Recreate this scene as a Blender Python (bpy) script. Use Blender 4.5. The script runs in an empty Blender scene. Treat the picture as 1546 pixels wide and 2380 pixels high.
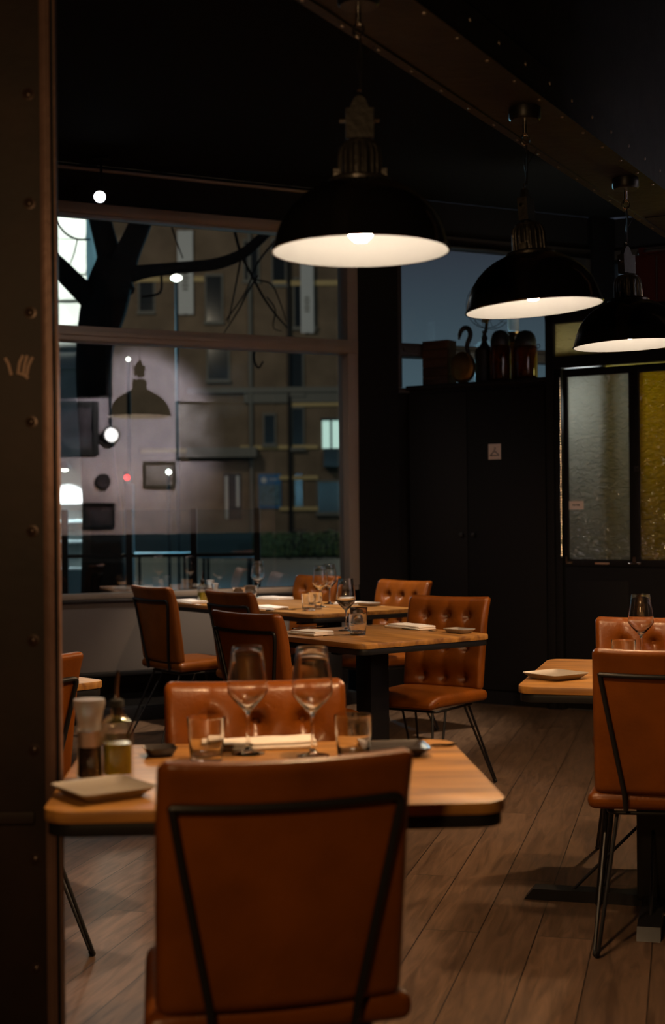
import bpy, bmesh, math, random
from mathutils import Vector, Matrix, Euler, noise as mnoise

SC = bpy.context.scene
COL = SC.collection
random.seed(7)
PI = math.pi

# ------------------------------------------------------------------ camera
F_PX, CAM_H = 3300.0, 1.274
PITCH, ROLL = math.atan(8 / F_PX), math.radians(-0.55)
cam_data = bpy.data.cameras.new('camera')
cam = bpy.data.objects.new('camera', cam_data)
COL.objects.link(cam)
SC.camera = cam
cam_data.sensor_fit = 'VERTICAL'
cam_data.sensor_height = 36.0
cam_data.lens = F_PX / 2380.0 * 36.0
cam.location = (0, 0, CAM_H)
CAM_R = Matrix.Rotation(PI / 2 + PITCH, 3, 'X') @ Matrix.Rotation(ROLL, 3, 'Z')
cam.rotation_euler = CAM_R.to_euler()
cam_data.dof.use_dof = True
cam_data.dof.focus_distance = 5.2
cam_data.dof.aperture_fstop = 3.1
cam_data.clip_end = 300

def ray(px, py):
    return CAM_R @ Vector(((px - 773) / F_PX, (1190 - py) / F_PX, -1.0))
def at(px, py, z):                  # the point at height z seen there in the photograph
    d = ray(px, py)
    return Vector((0, 0, CAM_H)) + d * ((z - CAM_H) / d.z)
def pt(px, py, dist):               # the point at a distance in front of the camera
    return Vector((0, 0, CAM_H)) + ray(px, py) * dist

# ------------------------------------------------------------------ world, exposure
SC.view_settings.view_transform = 'Standard'
SC.view_settings.look = 'None'
SC.view_settings.gamma = 1.0
SC.view_settings.exposure = 0.0
SC.cycles.use_denoising = True
SC.cycles.transparent_max_bounces = 24
SC.cycles.max_bounces = 14
SC.cycles.transmission_bounces = 12
SC.cycles.sample_clamp_indirect = 10.0
SC.cycles.caustics_reflective = False
SC.cycles.caustics_refractive = False

world = bpy.data.worlds.new('dusk_sky')
SC.world = world
world.use_nodes = True
wn, wl = world.node_tree.nodes, world.node_tree.links
wtc = wn.new('ShaderNodeTexCoord'); wsep = wn.new('ShaderNodeSeparateXYZ'); wr = wn.new('ShaderNodeValToRGB')
wl.new(wtc.outputs['Generated'], wsep.inputs[0]); wl.new(wsep.outputs['Z'], wr.inputs[0])
els = wr.color_ramp.elements
els[0].position, els[0].color = 0.08, (0.062, 0.105, 0.128, 1)
els[1].position, els[1].color = 0.45, (0.010, 0.011, 0.016, 1)
e = els.new(0.19); e.color = (0.030, 0.036, 0.050, 1)
wl.new(wr.outputs[0], wn['Background'].inputs['Color'])
wn['Background'].inputs['Strength'].default_value = 1.0

# ------------------------------------------------------------------ room lights
def light(kind, name, loc, energy, color, size=0.05, target=None, cone=60, blend=0.4):
    d = bpy.data.lights.new(name, kind)
    d.energy, d.color = energy, color
    if kind == 'SPOT':
        d.spot_size, d.spot_blend, d.shadow_soft_size = math.radians(cone), blend, size
    elif kind == 'AREA':
        d.size = size
    else:
        d.shadow_soft_size = size
    o = bpy.data.objects.new(name, d); COL.objects.link(o)
    o.location = loc
    if target is not None:
        o.rotation_euler = (Vector(target) - Vector(loc)).to_track_quat('-Z', 'Y').to_euler()
    return o

WARM = (1.0, 0.59, 0.27)
PENDANT_W = 30.0
light('SPOT', 'ceiling_spot_middle', (0.55, 6.45, 3.3), 85, (1.0, 0.72, 0.46), 0.04, (0.25, 6.4, 0.75), 40, 0.6)
light('SPOT', 'ceiling_spot_window', (-0.15, 8.0, 3.3), 380, (1.0, 0.80, 0.60), 0.04, (-0.25, 8.4, 0.75), 50, 0.6)
light('SPOT', 'ceiling_spot_left', (-1.15, 4.3, 3.3), 210, (1.0, 0.82, 0.70), 0.05, (-0.95, 4.25, 0.0), 45, 0.6)
light('SPOT', 'fill_spot_panel', (-2.6, 6.3, 3.3), 75, (1.0, 0.85, 0.76), 0.05, (-1.1, 8.7, 0.8), 66, 0.8)  # added fill for the left chair and grey panel, no fixture here
light('SPOT', 'track_spot_beam', (-1.41, 8.6, 3.2), 25, (0.85, 0.92, 1.0), 0.03, (-1.0, 6.0, 0.3), 90, 0.8)
light('POINT', 'lamp_behind_camera', (-0.45, 0.8, 1.75), 42, WARM, 0.08)
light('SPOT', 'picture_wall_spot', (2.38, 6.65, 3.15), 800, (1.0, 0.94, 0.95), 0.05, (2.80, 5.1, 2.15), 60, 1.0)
light('POINT', 'vestibule_light', (1.67, 9.52, 2.0), 13, (0.95, 1.0, 0.98), 0.12)
light('POINT', 'vestibule_yellow_light', (2.75, 9.2, 2.0), 5.5, (1.0, 0.85, 0.25), 0.15)
light('SPOT', 'yellow_corner_light', (2.4, 7.0, 1.9), 12, (1.0, 0.75, 0.1), 0.02, (1.75, 5.6, 2.4), 40, 0.8)
light('POINT', 'street_light_far', (-11.0, 76.0, 16.0), 2600, (1.0, 0.86, 0.62), 0.4)
light('POINT', 'street_light_right', (3.0, 72.0, 10.0), 900, (0.95, 1.0, 0.75), 0.4)
light('POINT', 'street_light_cool', (-4.55, 27.0, 4.2), 1500, (0.35, 0.78, 1.0), 0.2)
light('POINT', 'teal_fill_light', (2.6, 24.0, 4.0), 700, (0.35, 0.80, 1.0), 0.2)  # added second cool fill to tint the ground, no lamp stands there
light('POINT', 'hedge_fill_light', (2.5, 46.5, 2.2), 32, (0.85, 1.0, 0.5), 0.2)  # added greenish fill that brightens the hedge, source unseen
light('SPOT', 'tower_light_high', (-4.0, 17.2, 4.75), 420, (0.92, 1.0, 0.93), 0.15, (-3.75, 19.0, 4.65), 62, 0.25)

# ------------------------------------------------------------------ materials
def mat(name, color, rough=0.5, metal=0.0, coat=0.0, spec=0.5, bump=0.0, bscale=60.0, vary=0.0, vscale=4.0, emit=None, estr=0.0, trans=0.0, ior=1.45, stretch=(1, 1, 1)):
    m = bpy.data.materials.new(name); m.use_nodes = True
    n, l = m.node_tree.nodes, m.node_tree.links
    b = n['Principled BSDF']
    b.inputs['Base Color'].default_value = (*color, 1)
    b.inputs['Roughness'].default_value = rough
    b.inputs['Metallic'].default_value = metal
    b.inputs['Coat Weight'].default_value = coat
    b.inputs['Coat Roughness'].default_value = 0.15
    b.inputs['Specular IOR Level'].default_value = spec
    b.inputs['Transmission Weight'].default_value = trans
    b.inputs['IOR'].default_value = ior
    if emit:
        b.inputs['Emission Color'].default_value = (*emit, 1)
        b.inputs['Emission Strength'].default_value = estr
    if bump or vary:
        tc = n.new('ShaderNodeTexCoord'); mp = n.new('ShaderNodeMapping')
        mp.inputs['Scale'].default_value = stretch
        l.new(tc.outputs['Object'], mp.inputs[0])
    if vary:
        nz = n.new('ShaderNodeTexNoise'); nz.inputs['Scale'].default_value = vscale; nz.inputs['Detail'].default_value = 6
        l.new(mp.outputs[0], nz.inputs['Vector'])
        rp = n.new('ShaderNodeValToRGB')
        rp.color_ramp.elements[0].position, rp.color_ramp.elements[1].position = 0.3, 0.72
        rp.color_ramp.elements[0].color = (*[c * (1 - vary) for c in color], 1)
        rp.color_ramp.elements[1].color = (*[min(1, c * (1 + vary)) for c in color], 1)
        l.new(nz.outputs['Fac'], rp.inputs[0]); l.new(rp.outputs[0], b.inputs['Base Color'])
    if bump:
        bn = n.new('ShaderNodeTexNoise'); bn.inputs['Scale'].default_value = bscale; bn.inputs['Detail'].default_value = 4
        l.new(mp.outputs[0], bn.inputs['Vector'])
        bp = n.new('ShaderNodeBump'); bp.inputs['Strength'].default_value = bump; bp.inputs['Distance'].default_value = 0.01
        l.new(bn.outputs['Fac'], bp.inputs['Height']); l.new(bp.outputs[0], b.inputs['Normal'])
    return m

def wood(name, dark, lite, rough, scale, coat=0.0, axis=(1, 9, 9)):
    m = bpy.data.materials.new(name); m.use_nodes = True
    n, l = m.node_tree.nodes, m.node_tree.links
    b = n['Principled BSDF']; b.inputs['Roughness'].default_value = rough
    b.inputs['Coat Weight'].default_value = coat; b.inputs['Coat Roughness'].default_value = 0.25
    tc = n.new('ShaderNodeTexCoord'); mp = n.new('ShaderNodeMapping'); mp.inputs['Scale'].default_value = axis
    l.new(tc.outputs['Object'], mp.inputs[0])
    nz = n.new('ShaderNodeTexNoise'); nz.inputs['Scale'].default_value = scale; nz.inputs['Detail'].default_value = 8; nz.inputs['Distortion'].default_value = 0.8
    l.new(mp.outputs[0], nz.inputs['Vector'])
    rp = n.new('ShaderNodeValToRGB')
    rp.color_ramp.elements[0].position, rp.color_ramp.elements[1].position = 0.34, 0.66
    rp.color_ramp.elements[0].color, rp.color_ramp.elements[1].color = (*dark, 1), (*lite, 1)
    l.new(nz.outputs['Fac'], rp.inputs[0]); l.new(rp.outputs[0], b.inputs['Base Color'])
    bp = n.new('ShaderNodeBump'); bp.inputs['Strength'].default_value = 0.08; bp.inputs['Distance'].default_value = 0.004
    l.new(nz.outputs['Fac'], bp.inputs['Height']); l.new(bp.outputs[0], b.inputs['Normal'])
    return m

def floor_planks():
    m = bpy.data.materials.new('oak_plank_floor'); m.use_nodes = True
    n, l = m.node_tree.nodes, m.node_tree.links
    b = n['Principled BSDF']
    tc = n.new('ShaderNodeTexCoord'); mp = n.new('ShaderNodeMapping')
    mp.inputs['Rotation'].default_value = (0, 0, -math.radians(76)); mp.inputs['Location'].default_value = (0.3, 0.062, 0)
    l.new(tc.outputs['Object'], mp.inputs[0])
    br = n.new('ShaderNodeTexBrick')
    br.offset = 0.37; br.inputs['Scale'].default_value = 1.0
    br.inputs['Brick Width'].default_value = 1.75; br.inputs['Row Height'].default_value = 0.172
    br.inputs['Mortar Size'].default_value = 0.0022; br.inputs['Mortar Smooth'].default_value = 0.2
    br.inputs['Color1'].default_value = (0.0, 0.0, 0.0, 1); br.inputs['Color2'].default_value = (1, 1, 1, 1)
    br.inputs['Mortar'].default_value = (0.5, 0.5, 0.5, 1)
    l.new(mp.outputs[0], br.inputs['Vector'])
    m2 = n.new('ShaderNodeMapping'); m2.inputs['Scale'].default_value = (1.3, 11, 1)
    l.new(mp.outputs[0], m2.inputs[0])
    ad = n.new('ShaderNodeVectorMath'); ad.operation = 'ADD'
    l.new(m2.outputs[0], ad.inputs[0])
    sc = n.new('ShaderNodeVectorMath'); sc.operation = 'SCALE'; sc.inputs['Scale'].default_value = 13.0
    l.new(br.outputs['Color'], sc.inputs[0]); l.new(sc.outputs[0], ad.inputs[1])
    nz = n.new('ShaderNodeTexNoise'); nz.inputs['Scale'].default_value = 2.4; nz.inputs['Detail'].default_value = 9; nz.inputs['Distortion'].default_value = 1.6
    l.new(ad.outputs[0], nz.inputs['Vector'])
    rp = n.new('ShaderNodeValToRGB')
    rp.color_ramp.elements[0].position, rp.color_ramp.elements[1].position = 0.3, 0.72
    rp.color_ramp.elements[0].color, rp.color_ramp.elements[1].color = (0.082, 0.047, 0.027, 1), (0.20, 0.120, 0.072, 1)
    l.new(nz.outputs['Fac'], rp.inputs[0])
    # each plank its own tone
    mx = n.new('ShaderNodeMix'); mx.data_type = 'RGBA'; mx.blend_type = 'MULTIPLY'; mx.inputs['Factor'].default_value = 0.35
    l.new(rp.outputs[0], mx.inputs['A']); l.new(br.outputs['Color'], mx.inputs['B'])
    mo = n.new('ShaderNodeMix'); mo.data_type = 'RGBA'; mo.inputs['B'].default_value = (0.02, 0.012, 0.008, 1)
    l.new(br.outputs['Fac'], mo.inputs['Factor']); l.new(mx.outputs['Result'], mo.inputs['A'])
    l.new(mo.outputs['Result'], b.inputs['Base Color'])
    b.inputs['Roughness'].default_value = 0.45
    bp = n.new('ShaderNodeBump'); bp.inputs['Strength'].default_value = 0.15; bp.inputs['Distance'].default_value = 0.004
    l.new(nz.outputs['Fac'], bp.inputs['Height']); l.new(bp.outputs[0], b.inputs['Normal'])
    return m

def thin_glass(name, tint=(1, 1, 1), base=0.02, mult=1.0, cap=0.6):
    m = bpy.data.materials.new(name); m.use_nodes = True
    n, l = m.node_tree.nodes, m.node_tree.links
    n.remove(n['Principled BSDF'])
    t = n.new('ShaderNodeBsdfTransparent'); t.inputs[0].default_value = (*tint, 1)
    g = n.new('ShaderNodeBsdfGlossy'); g.inputs['Roughness'].default_value = 0.0
    fr = n.new('ShaderNodeFresnel'); fr.inputs['IOR'].default_value = 1.5
    mm = n.new('ShaderNodeMath'); mm.operation = 'MULTIPLY_ADD'; mm.inputs[1].default_value = mult; mm.inputs[2].default_value = base
    l.new(fr.outputs[0], mm.inputs[0])
    mn = n.new('ShaderNodeMath'); mn.operation = 'MINIMUM'; mn.inputs[1].default_value = cap
    l.new(mm.outputs[0], mn.inputs[0])
    x = n.new('ShaderNodeMixShader'); l.new(mn.outputs[0], x.inputs[0]); l.new(t.outputs[0], x.inputs[1]); l.new(g.outputs[0], x.inputs[2])
    l.new(x.outputs[0], n['Material Output'].inputs[0])
    return m

def pebbled_glass(name, tint):
    m = bpy.data.materials.new(name); m.use_nodes = True
    n, l = m.node_tree.nodes, m.node_tree.links
    n.remove(n['Principled BSDF'])
    tr = n.new('ShaderNodeBsdfTranslucent'); tr.inputs[0].default_value = (*tint, 1)
    g = n.new('ShaderNodeBsdfGlossy'); g.inputs['Roughness'].default_value = 0.18
    tc = n.new('ShaderNodeTexCoord'); nz = n.new('ShaderNodeTexNoise'); nz.inputs['Scale'].default_value = 34; nz.inputs['Detail'].default_value = 3; nz.inputs['Distortion'].default_value = 0.6
    mp = n.new('ShaderNodeMapping'); mp.inputs['Scale'].default_value = (0.7, 0.7, 1.25)
    l.new(tc.outputs['Object'], mp.inputs[0]); l.new(mp.outputs[0], nz.inputs['Vector'])
    bp = n.new('ShaderNodeBump'); bp.inputs['Strength'].default_value = 1.0; bp.inputs['Distance'].default_value = 0.02
    l.new(nz.outputs['Fac'], bp.inputs['Height']); l.new(bp.outputs[0], g.inputs['Normal']); l.new(bp.outputs[0], tr.inputs['Normal'])
    x = n.new('ShaderNodeMixShader'); x.inputs[0].default_value = 0.34
    l.new(tr.outputs[0], x.inputs[1]); l.new(g.outputs[0], x.inputs[2]); l.new(x.outputs[0], n['Material Output'].inputs[0])
    return m

def table_glass(name):
    m = bpy.data.materials.new(name); m.use_nodes = True
    n, l = m.node_tree.nodes, m.node_tree.links
    b = n['Principled BSDF']
    b.inputs['Roughness'].default_value = 0.045; b.inputs['Transmission Weight'].default_value = 1.0; b.inputs['IOR'].default_value = 1.5
    b.inputs['Base Color'].default_value = (1, 1, 1, 1)
    return m

M = dict(
    floor=floor_planks(),
    ceiling=mat('matt_black_ceiling', (0.004, 0.004, 0.004), 0.9, spec=0.2),
    rivet=mat('worn_rivet_steel', (0.30, 0.27, 0.25), 0.35, metal=0.8),
    dark_rivet=mat('dark_rivet_steel', (0.045, 0.027, 0.02), 0.35, metal=0.5),
    black_paint=mat('black_painted_plaster', (0.008, 0.0065, 0.006), 0.75, spec=0.3, bump=0.1, bscale=30),
    black_wood=mat('black_stained_wood', (0.007, 0.006, 0.0055), 0.55, spec=0.3, bump=0.15, bscale=18, stretch=(6, 6, 0.6)),
    steel=mat('dark_riveted_steel', (0.020, 0.019, 0.019), 0.5, metal=0.35, bump=0.2, bscale=25, vary=0.4, vscale=9),
    rust_lit=mat('lit_reddish_steel', (0.15, 0.085, 0.066), 0.45, metal=0.3, bump=0.15, bscale=40, vary=0.3, vscale=6),  # lighter steel; lamp light on flange and edge strip is in the colour
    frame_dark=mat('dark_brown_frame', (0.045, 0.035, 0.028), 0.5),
    rust=mat('rusty_brown_steel', (0.015, 0.0070, 0.0042), 0.6, metal=0.1, bump=0.06, bscale=40, vary=0.45, vscale=6),
    black_metal=mat('black_powder_coated_metal', (0.010, 0.010, 0.011), 0.4, metal=0.1),
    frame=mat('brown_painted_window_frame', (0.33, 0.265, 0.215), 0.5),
    panel=mat('grey_painted_panel', (0.17, 0.145, 0.13), 0.7, bump=0.08, bscale=200),
    leather=mat('cognac_leather', (0.172, 0.046, 0.0034), 0.36, spec=0.38, coat=0.10, bump=0.12, bscale=90, vary=0.22, vscale=7),
    table=wood('oak_table_top', (0.19, 0.080, 0.020), (0.47, 0.228, 0.054), 0.40, 2.6, coat=0.15),
    enamel=mat('black_gloss_enamel', (0.006, 0.006, 0.007), 0.1, coat=0.6),
    green_enamel=mat('dark_green_enamel', (0.010, 0.018, 0.012), 0.14, coat=0.5),
    white_enamel=mat('white_enamel_inside', (0.165, 0.165, 0.160), 0.5),
    cast=mat('cast_aluminium', (0.16, 0.155, 0.15), 0.35, metal=0.9, bump=0.15, bscale=80),
    iron=mat('dark_cast_iron', (0.032, 0.031, 0.030), 0.5, metal=0.5, bump=0.2, bscale=60),
    chrome=mat('polished_steel', (0.62, 0.60, 0.57), 0.12, metal=1.0),
    glass=table_glass('clear_glass'),
    bottle=thin_glass('bottle_glass', (0.97, 0.97, 0.96), 0.03, 1.0, 0.3),
    bright_enamel=mat('bright_white_enamel', (0.75, 0.72, 0.68), 0.5),
    pane=thin_glass('window_glass', base=0.045),
    rail_glass=thin_glass('railing_glass', (0.80, 0.90, 0.92), 0.05),
    linen=mat('white_linen', (0.78, 0.73, 0.69), 0.85, bump=0.2, bscale=240),
    ceramic=mat('grey_stoneware', (0.30, 0.27, 0.24), 0.4),
    dark_ceramic=mat('dark_glazed_stoneware', (0.035, 0.03, 0.03), 0.25),
    oil=mat('olive_oil', (0.30, 0.235, 0.012), 0.1, trans=0.2, ior=1.46),
    pepper=mat('black_peppercorns', (0.035, 0.018, 0.012), 0.7, bump=0.9, bscale=260, vary=0.6, vscale=200),
    salt=mat('coarse_pink_salt', (0.72, 0.50, 0.42), 0.8, bump=0.6, bscale=300),
    frost=mat('frosted_acrylic', (0.72, 0.68, 0.66), 0.35, trans=0.7),
    rubber=mat('black_rubber', (0.01, 0.01, 0.01), 0.8),
    paper=mat('pale_sign_card', (0.92, 0.78, 0.70), 0.7),
    ink=mat('dark_printing_ink', (0.05, 0.04, 0.04), 0.7),
    brass=mat('tarnished_brass', (0.30, 0.17, 0.05), 0.35, metal=0.85, bump=0.2, bscale=40),
    amber=mat('amber_glass', (0.20, 0.055, 0.005), 0.05, trans=0.75, ior=1.5),
    crate=wood('dark_crate_wood', (0.03, 0.012, 0.006), (0.08, 0.035, 0.017), 0.6, 3.0),
    red_paint=mat('dark_red_lacquer', (0.055, 0.009, 0.007), 0.45),
    chalk=mat('white_chalk', (0.42, 0.30, 0.24), 0.9),
    plaster=mat('lilac_grey_plaster', (0.42, 0.37, 0.39), 0.8, bump=0.2, bscale=12, vary=0.35, vscale=2.2),
    picture=mat('faded_print', (0.22, 0.20, 0.19), 0.4, vary=0.7, vscale=5),
    dark_picture=mat('dark_photo_print', (0.05, 0.04, 0.045), 0.3, vary=0.8, vscale=6),
    asphalt=mat('wet_asphalt', (0.032, 0.047, 0.056), 0.6, bump=0.2, bscale=20),
    stucco=mat('ochre_brown_stucco', (0.17, 0.125, 0.088), 0.85, vary=0.25, vscale=0.6),
    band=mat('yellow_stone_band', (0.52, 0.40, 0.20), 0.8),
    dark_window=mat('dark_window_pane', (0.012, 0.015, 0.018), 0.15),
    grey_band=mat('grey_render', (0.16, 0.16, 0.15), 0.8),
    banner=mat('pale_banner_cloth', (0.55, 0.58, 0.62), 0.8),
    blue_poster=mat('blue_poster_print', (0.02, 0.14, 0.36), 0.5, vary=0.2, vscale=3),
    poster_photo=mat('poster_photo_print', (0.08, 0.16, 0.22), 0.5, vary=0.7, vscale=6),
    lit_window=mat('lit_window_glow', (0.5, 0.6, 0.55), 0.4, emit=(0.55, 0.85, 0.75), estr=0.75),
    tower=mat('pale_stone', (0.62, 0.64, 0.60), 0.8, vary=0.3, vscale=1.5),
    bark=mat('dark_tree_bark', (0.018, 0.014, 0.012), 0.9, bump=0.8, bscale=14, stretch=(1, 1, 0.35)),
    leafgreen=mat('hedge_green', (0.125, 0.125, 0.045), 0.7, vary=0.6, vscale=9),
    terrace=mat('pale_terrace_board', (0.35, 0.42, 0.46), 0.4),
    bulb=mat('warm_bulb_glow', (1, 0.7, 0.4), 0.3, emit=(1.0, 0.80, 0.60), estr=185.0),
    white_glow=mat('white_lamp_glow', (1, 1, 1), 0.3, emit=(1.0, 0.97, 0.95), estr=9.0),
    cool_glow=mat('cool_spot_glow', (1, 1, 1), 0.3, emit=(0.9, 0.95, 1.0), estr=9.0),
    street_glow=mat('street_lamp_glow', (1, 1, 1), 0.3, emit=(0.95, 1.0, 0.85), estr=5.0),
    red_glow=mat('red_signal_glow', (0.6, 0.0, 0.0), 0.3, emit=(1.0, 0.03, 0.03), estr=3.0),
    door_clear=pebbled_glass('clear_pebbled_glass', (0.50, 0.50, 0.46)),
    door_yellow=pebbled_glass('yellow_pebbled_glass', (0.62, 0.48, 0.02)),
    door_amber=pebbled_glass('pale_yellow_pebbled_glass', (0.60, 0.52, 0.32)),
)

# ------------------------------------------------------------------ geometry helpers
def B():
    return bmesh.new()

def box(bm, c, s, mx=None):
    """axis aligned box, centre c and full sizes s, optionally moved by the matrix mx"""
    r = bmesh.ops.create_cube(bm, size=1.0)
    for v in r['verts']:
        v.co = Vector((v.co.x * s[0] + c[0], v.co.y * s[1] + c[1], v.co.z * s[2] + c[2]))
        if mx is not None: v.co = mx @ v.co
    return r['verts']

def rbox(bm, c, s, r, n=4, deform=None):
    """box with round edges"""
    tmp = bmesh.new()
    bmesh.ops.create_cube(tmp, size=2.0)
    bmesh.ops.subdivide_edges(tmp, edges=tmp.edges[:], cuts=n, use_grid_fill=True)
    h = Vector(s) / 2
    rr = min(r, h.x, h.y, h.z)
    for v in tmp.verts:
        p = Vector()
        for i in range(3):
            a = v.co[i]
            f = abs(a)
            k = rr / h[i]
            # squeeze the outer rows of vertices into the rounded margin
            f = f * (1 - k) / 0.72 if f < 0.72 else (1 - k) + (f - 0.72) / 0.28 * k
            p[i] = math.copysign(f, a) * h[i]
        q = Vector([max(-(h[i] - rr), min(h[i] - rr, p[i])) for i in range(3)])
        d = p - q
        if d.length > 1e-7: p = q + d.normalized() * rr
        p = p + Vector(c)
        v.co = deform(p) if deform else p
    me = bpy.data.meshes.new('tmp'); tmp.to_mesh(me); tmp.free()
    bm.from_mesh(me); bpy.data.meshes.remove(me)

def fillet(pts, r, n=5, closed=False):
    """polyline with its corners rounded"""
    pts = [Vector(p) for p in pts]
    out = []
    N = len(pts)
    for i, p in enumerate(pts):
        if not closed and (i == 0 or i == N - 1):
            out.append(p); continue
        a, b = pts[i - 1], pts[(i + 1) % N]
        da, db = (a - p), (b - p)
        k = min(r, da.length * 0.48, db.length * 0.48)
        s, e = p + da.normalized() * k, p + db.normalized() * k
        for j in range(n + 1):
            t = j / n
            out.append(s * (1 - t) ** 2 + p * 2 * t * (1 - t) + e * t * t)
    return out

def tube(bm, pts, rad, seg=10, cap=True):
    """round bar along a polyline; rad is a number or one radius per point"""
    pts = [Vector(p) for p in pts]
    N = len(pts)
    rads = rad if isinstance(rad, (list, tuple)) else [rad] * N
    tan = []
    for i in range(N):
        t = (pts[min(i + 1, N - 1)] - pts[max(i - 1, 0)])
        tan.append(t.normalized() if t.length > 1e-9 else Vector((0, 0, 1)))
    ref = Vector((0, 0, 1)) if abs(tan[0].z) < 0.9 else Vector((1, 0, 0))
    nrm = tan[0].cross(ref).normalized()
    rings = []
    for i in range(N):
        nrm = (nrm - tan[i] * nrm.dot(tan[i]))
        nrm = nrm.normalized() if nrm.length > 1e-6 else tan[i].orthogonal().normalized()
        bi = tan[i].cross(nrm)
        rings.append([bm.verts.new(pts[i] + (nrm * math.cos(2 * PI * k / seg) + bi * math.sin(2 * PI * k / seg)) * rads[i]) for k in range(seg)])
    for i in range(N - 1):
        for k in range(seg):
            bm.faces.new((rings[i][k], rings[i][(k + 1) % seg], rings[i + 1][(k + 1) % seg], rings[i + 1][k]))
    if cap:
        bm.faces.new(rings[0][::-1]); bm.faces.new(rings[-1])

def lathe(bm, prof, seg=32, mx=None, closed=False):
    """surface of revolution about z; prof is a list of (radius, height)"""
    rings = []
    for r, z in prof:
        if r < 1e-6:
            v = bm.verts.new((0, 0, z)); rings.append([v])
        else:
            rings.append([bm.verts.new((r * math.cos(2 * PI * k / seg), r * math.sin(2 * PI * k / seg), z)) for k in range(seg)])
    pairs = list(zip(rings, rings[1:])) + ([(rings[-1], rings[0])] if closed else [])
    for a, b in pairs:
        for k in range(seg):
            k2 = (k + 1) % seg
            if len(a) == 1 and len(b) == 1: continue
            if len(a) == 1: bm.faces.new((a[0], b[k], b[k2]))
            elif len(b) == 1: bm.faces.new((a[k2], a[k], b[0]))
            else: bm.faces.new((a[k], b[k], b[k2], a[k2]))
    if mx is not None:
        for ring in rings:
            for v in ring: v.co = mx @ v.co

def prism(bm, poly, z0, z1, mx=None):
    """upright prism over a polygon in the xy plane"""
    lo = [bm.verts.new((p[0], p[1], z0)) for p in poly]
    hi = [bm.verts.new((p[0], p[1], z1)) for p in poly]
    n = len(poly)
    bm.faces.new(lo[::-1]); bm.faces.new(hi)
    for i in range(n):
        bm.faces.new((lo[i], lo[(i + 1) % n], hi[(i + 1) % n], hi[i]))
    if mx is not None:
        for v in lo + hi: v.co = mx @ v.co

def rounded_rect(w, l, r, n=6):
    pts = []
    for cx, cy, a0 in ((w/2 - r, l/2 - r, 0), (-w/2 + r, l/2 - r, 90), (-w/2 + r, -l/2 + r, 180), (w/2 - r, -l/2 + r, 270)):
        for k in range(n + 1):
            a = math.radians(a0 + 90 * k / n)
            pts.append((cx + r * math.cos(a), cy + r * math.sin(a)))
    return pts

def obj(name, bm, m, parent=None, loc=None, rotz=0.0, smooth=True, bevel=0.0, more=()):
    bmesh.ops.remove_doubles(bm, verts=bm.verts[:], dist=1e-6)
    if bevel:
        ed = [e for e in bm.edges if len(e.link_faces) == 2 and e.calc_face_angle(0) > 0.6]
        bmesh.ops.bevel(bm, geom=ed, offset=bevel, segments=2, affect='EDGES', profile=0.6)
    bmesh.ops.recalc_face_normals(bm, faces=bm.faces[:])
    for f in bm.faces: f.smooth = smooth
    for e in bm.edges:
        if len(e.link_faces) == 2: e.smooth = e.calc_face_angle(0) < math.radians(38)
    me = bpy.data.meshes.new(name); bm.to_mesh(me); bm.free()
    me.materials.append(m if not isinstance(m, str) else M[m])
    for k in more: me.materials.append(M[k])
    o = bpy.data.objects.new(name, me); COL.objects.link(o)
    if parent is not None: o.parent = parent
    if loc is not None: o.location = loc
    o.rotation_euler = (0, 0, rotz)
    return o

def tag(o, label=None, cat=None, group=None, kind=None):
    for k, v in (('label', label), ('category', cat), ('group', group), ('kind', kind)):
        if v: o[k] = v
    return o

def thing(name, label, cat, loc=(0, 0, 0), rotz=0.0, group=None):
    o = bpy.data.objects.new(name, None); COL.objects.link(o)
    o.empty_display_size = 0.1
    o.location = loc; o.rotation_euler = (0, 0, rotz)
    return tag(o, label, cat, group)

def dup(root, loc, rotz, label, group=None):
    """a copy of a thing together with its parts and their parts"""
    def cp(o, par):
        c = o.copy(); COL.objects.link(c)
        if par is not None: c.parent = par
        for ch in list(o.children): cp(ch, c)
        return c
    r = cp(root, None)
    r.location = loc; r.rotation_euler = (0, 0, rotz)
    r['label'] = label
    if group: r['group'] = group
    return r

def struct(name, bm, m, label=None, parent=None, **kw):
    o = obj(name, bm, m, parent, **kw)
    if parent is None: o['kind'] = 'structure'
    if label: o['label'] = label
    return o

# ------------------------------------------------------------------ room shell
P0 = Vector((-0.528, 9.356, 0)); WU = Vector((0.893, 0.450, 0)).normalized(); WN = Vector((WU.y, -WU.x, 0))   # street wall: along, into the room
WMX = Matrix(((WU.x, WN.x, 0, P0.x), (WU.y, WN.y, 0, P0.y), (0, 0, 1, 0), (0, 0, 0, 1)))
D0 = Vector((1.152, 9.447, 0)); DU = Vector((0.833, -0.553, 0)).normalized(); DN = Vector((DU.y, -DU.x, 0))    # screen wall with the glazed door
DMX = Matrix(((DU.x, DN.x, 0, D0.x), (DU.y, DN.y, 0, D0.y), (0, 0, 1, 0), (0, 0, 0, 1)))
CEIL = 3.48

def wbox(bm, t0, t1, z0, z1, n0, n1, mx=WMX):
    box(bm, ((t0 + t1) / 2, (n0 + n1) / 2, (z0 + z1) / 2), (abs(t1 - t0), abs(n1 - n0), z1 - z0), mx)

corner_left = P0 + WU * -4.6; corner_right = P0 + WU * 2.85
ROOM = [(corner_left.x, corner_left.y), (-5.2, -3.2), (6.2, -3.2), (6.2, 9.1), (4.6, 9.95), (corner_right.x, corner_right.y)]
b = B(); prism(b, ROOM, -0.12, 0.0); struct('floor', b, 'floor', smooth=False)
b = B(); prism(b, ROOM, CEIL, CEIL + 0.15); struct('ceiling', b, 'ceiling', smooth=False)

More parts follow.
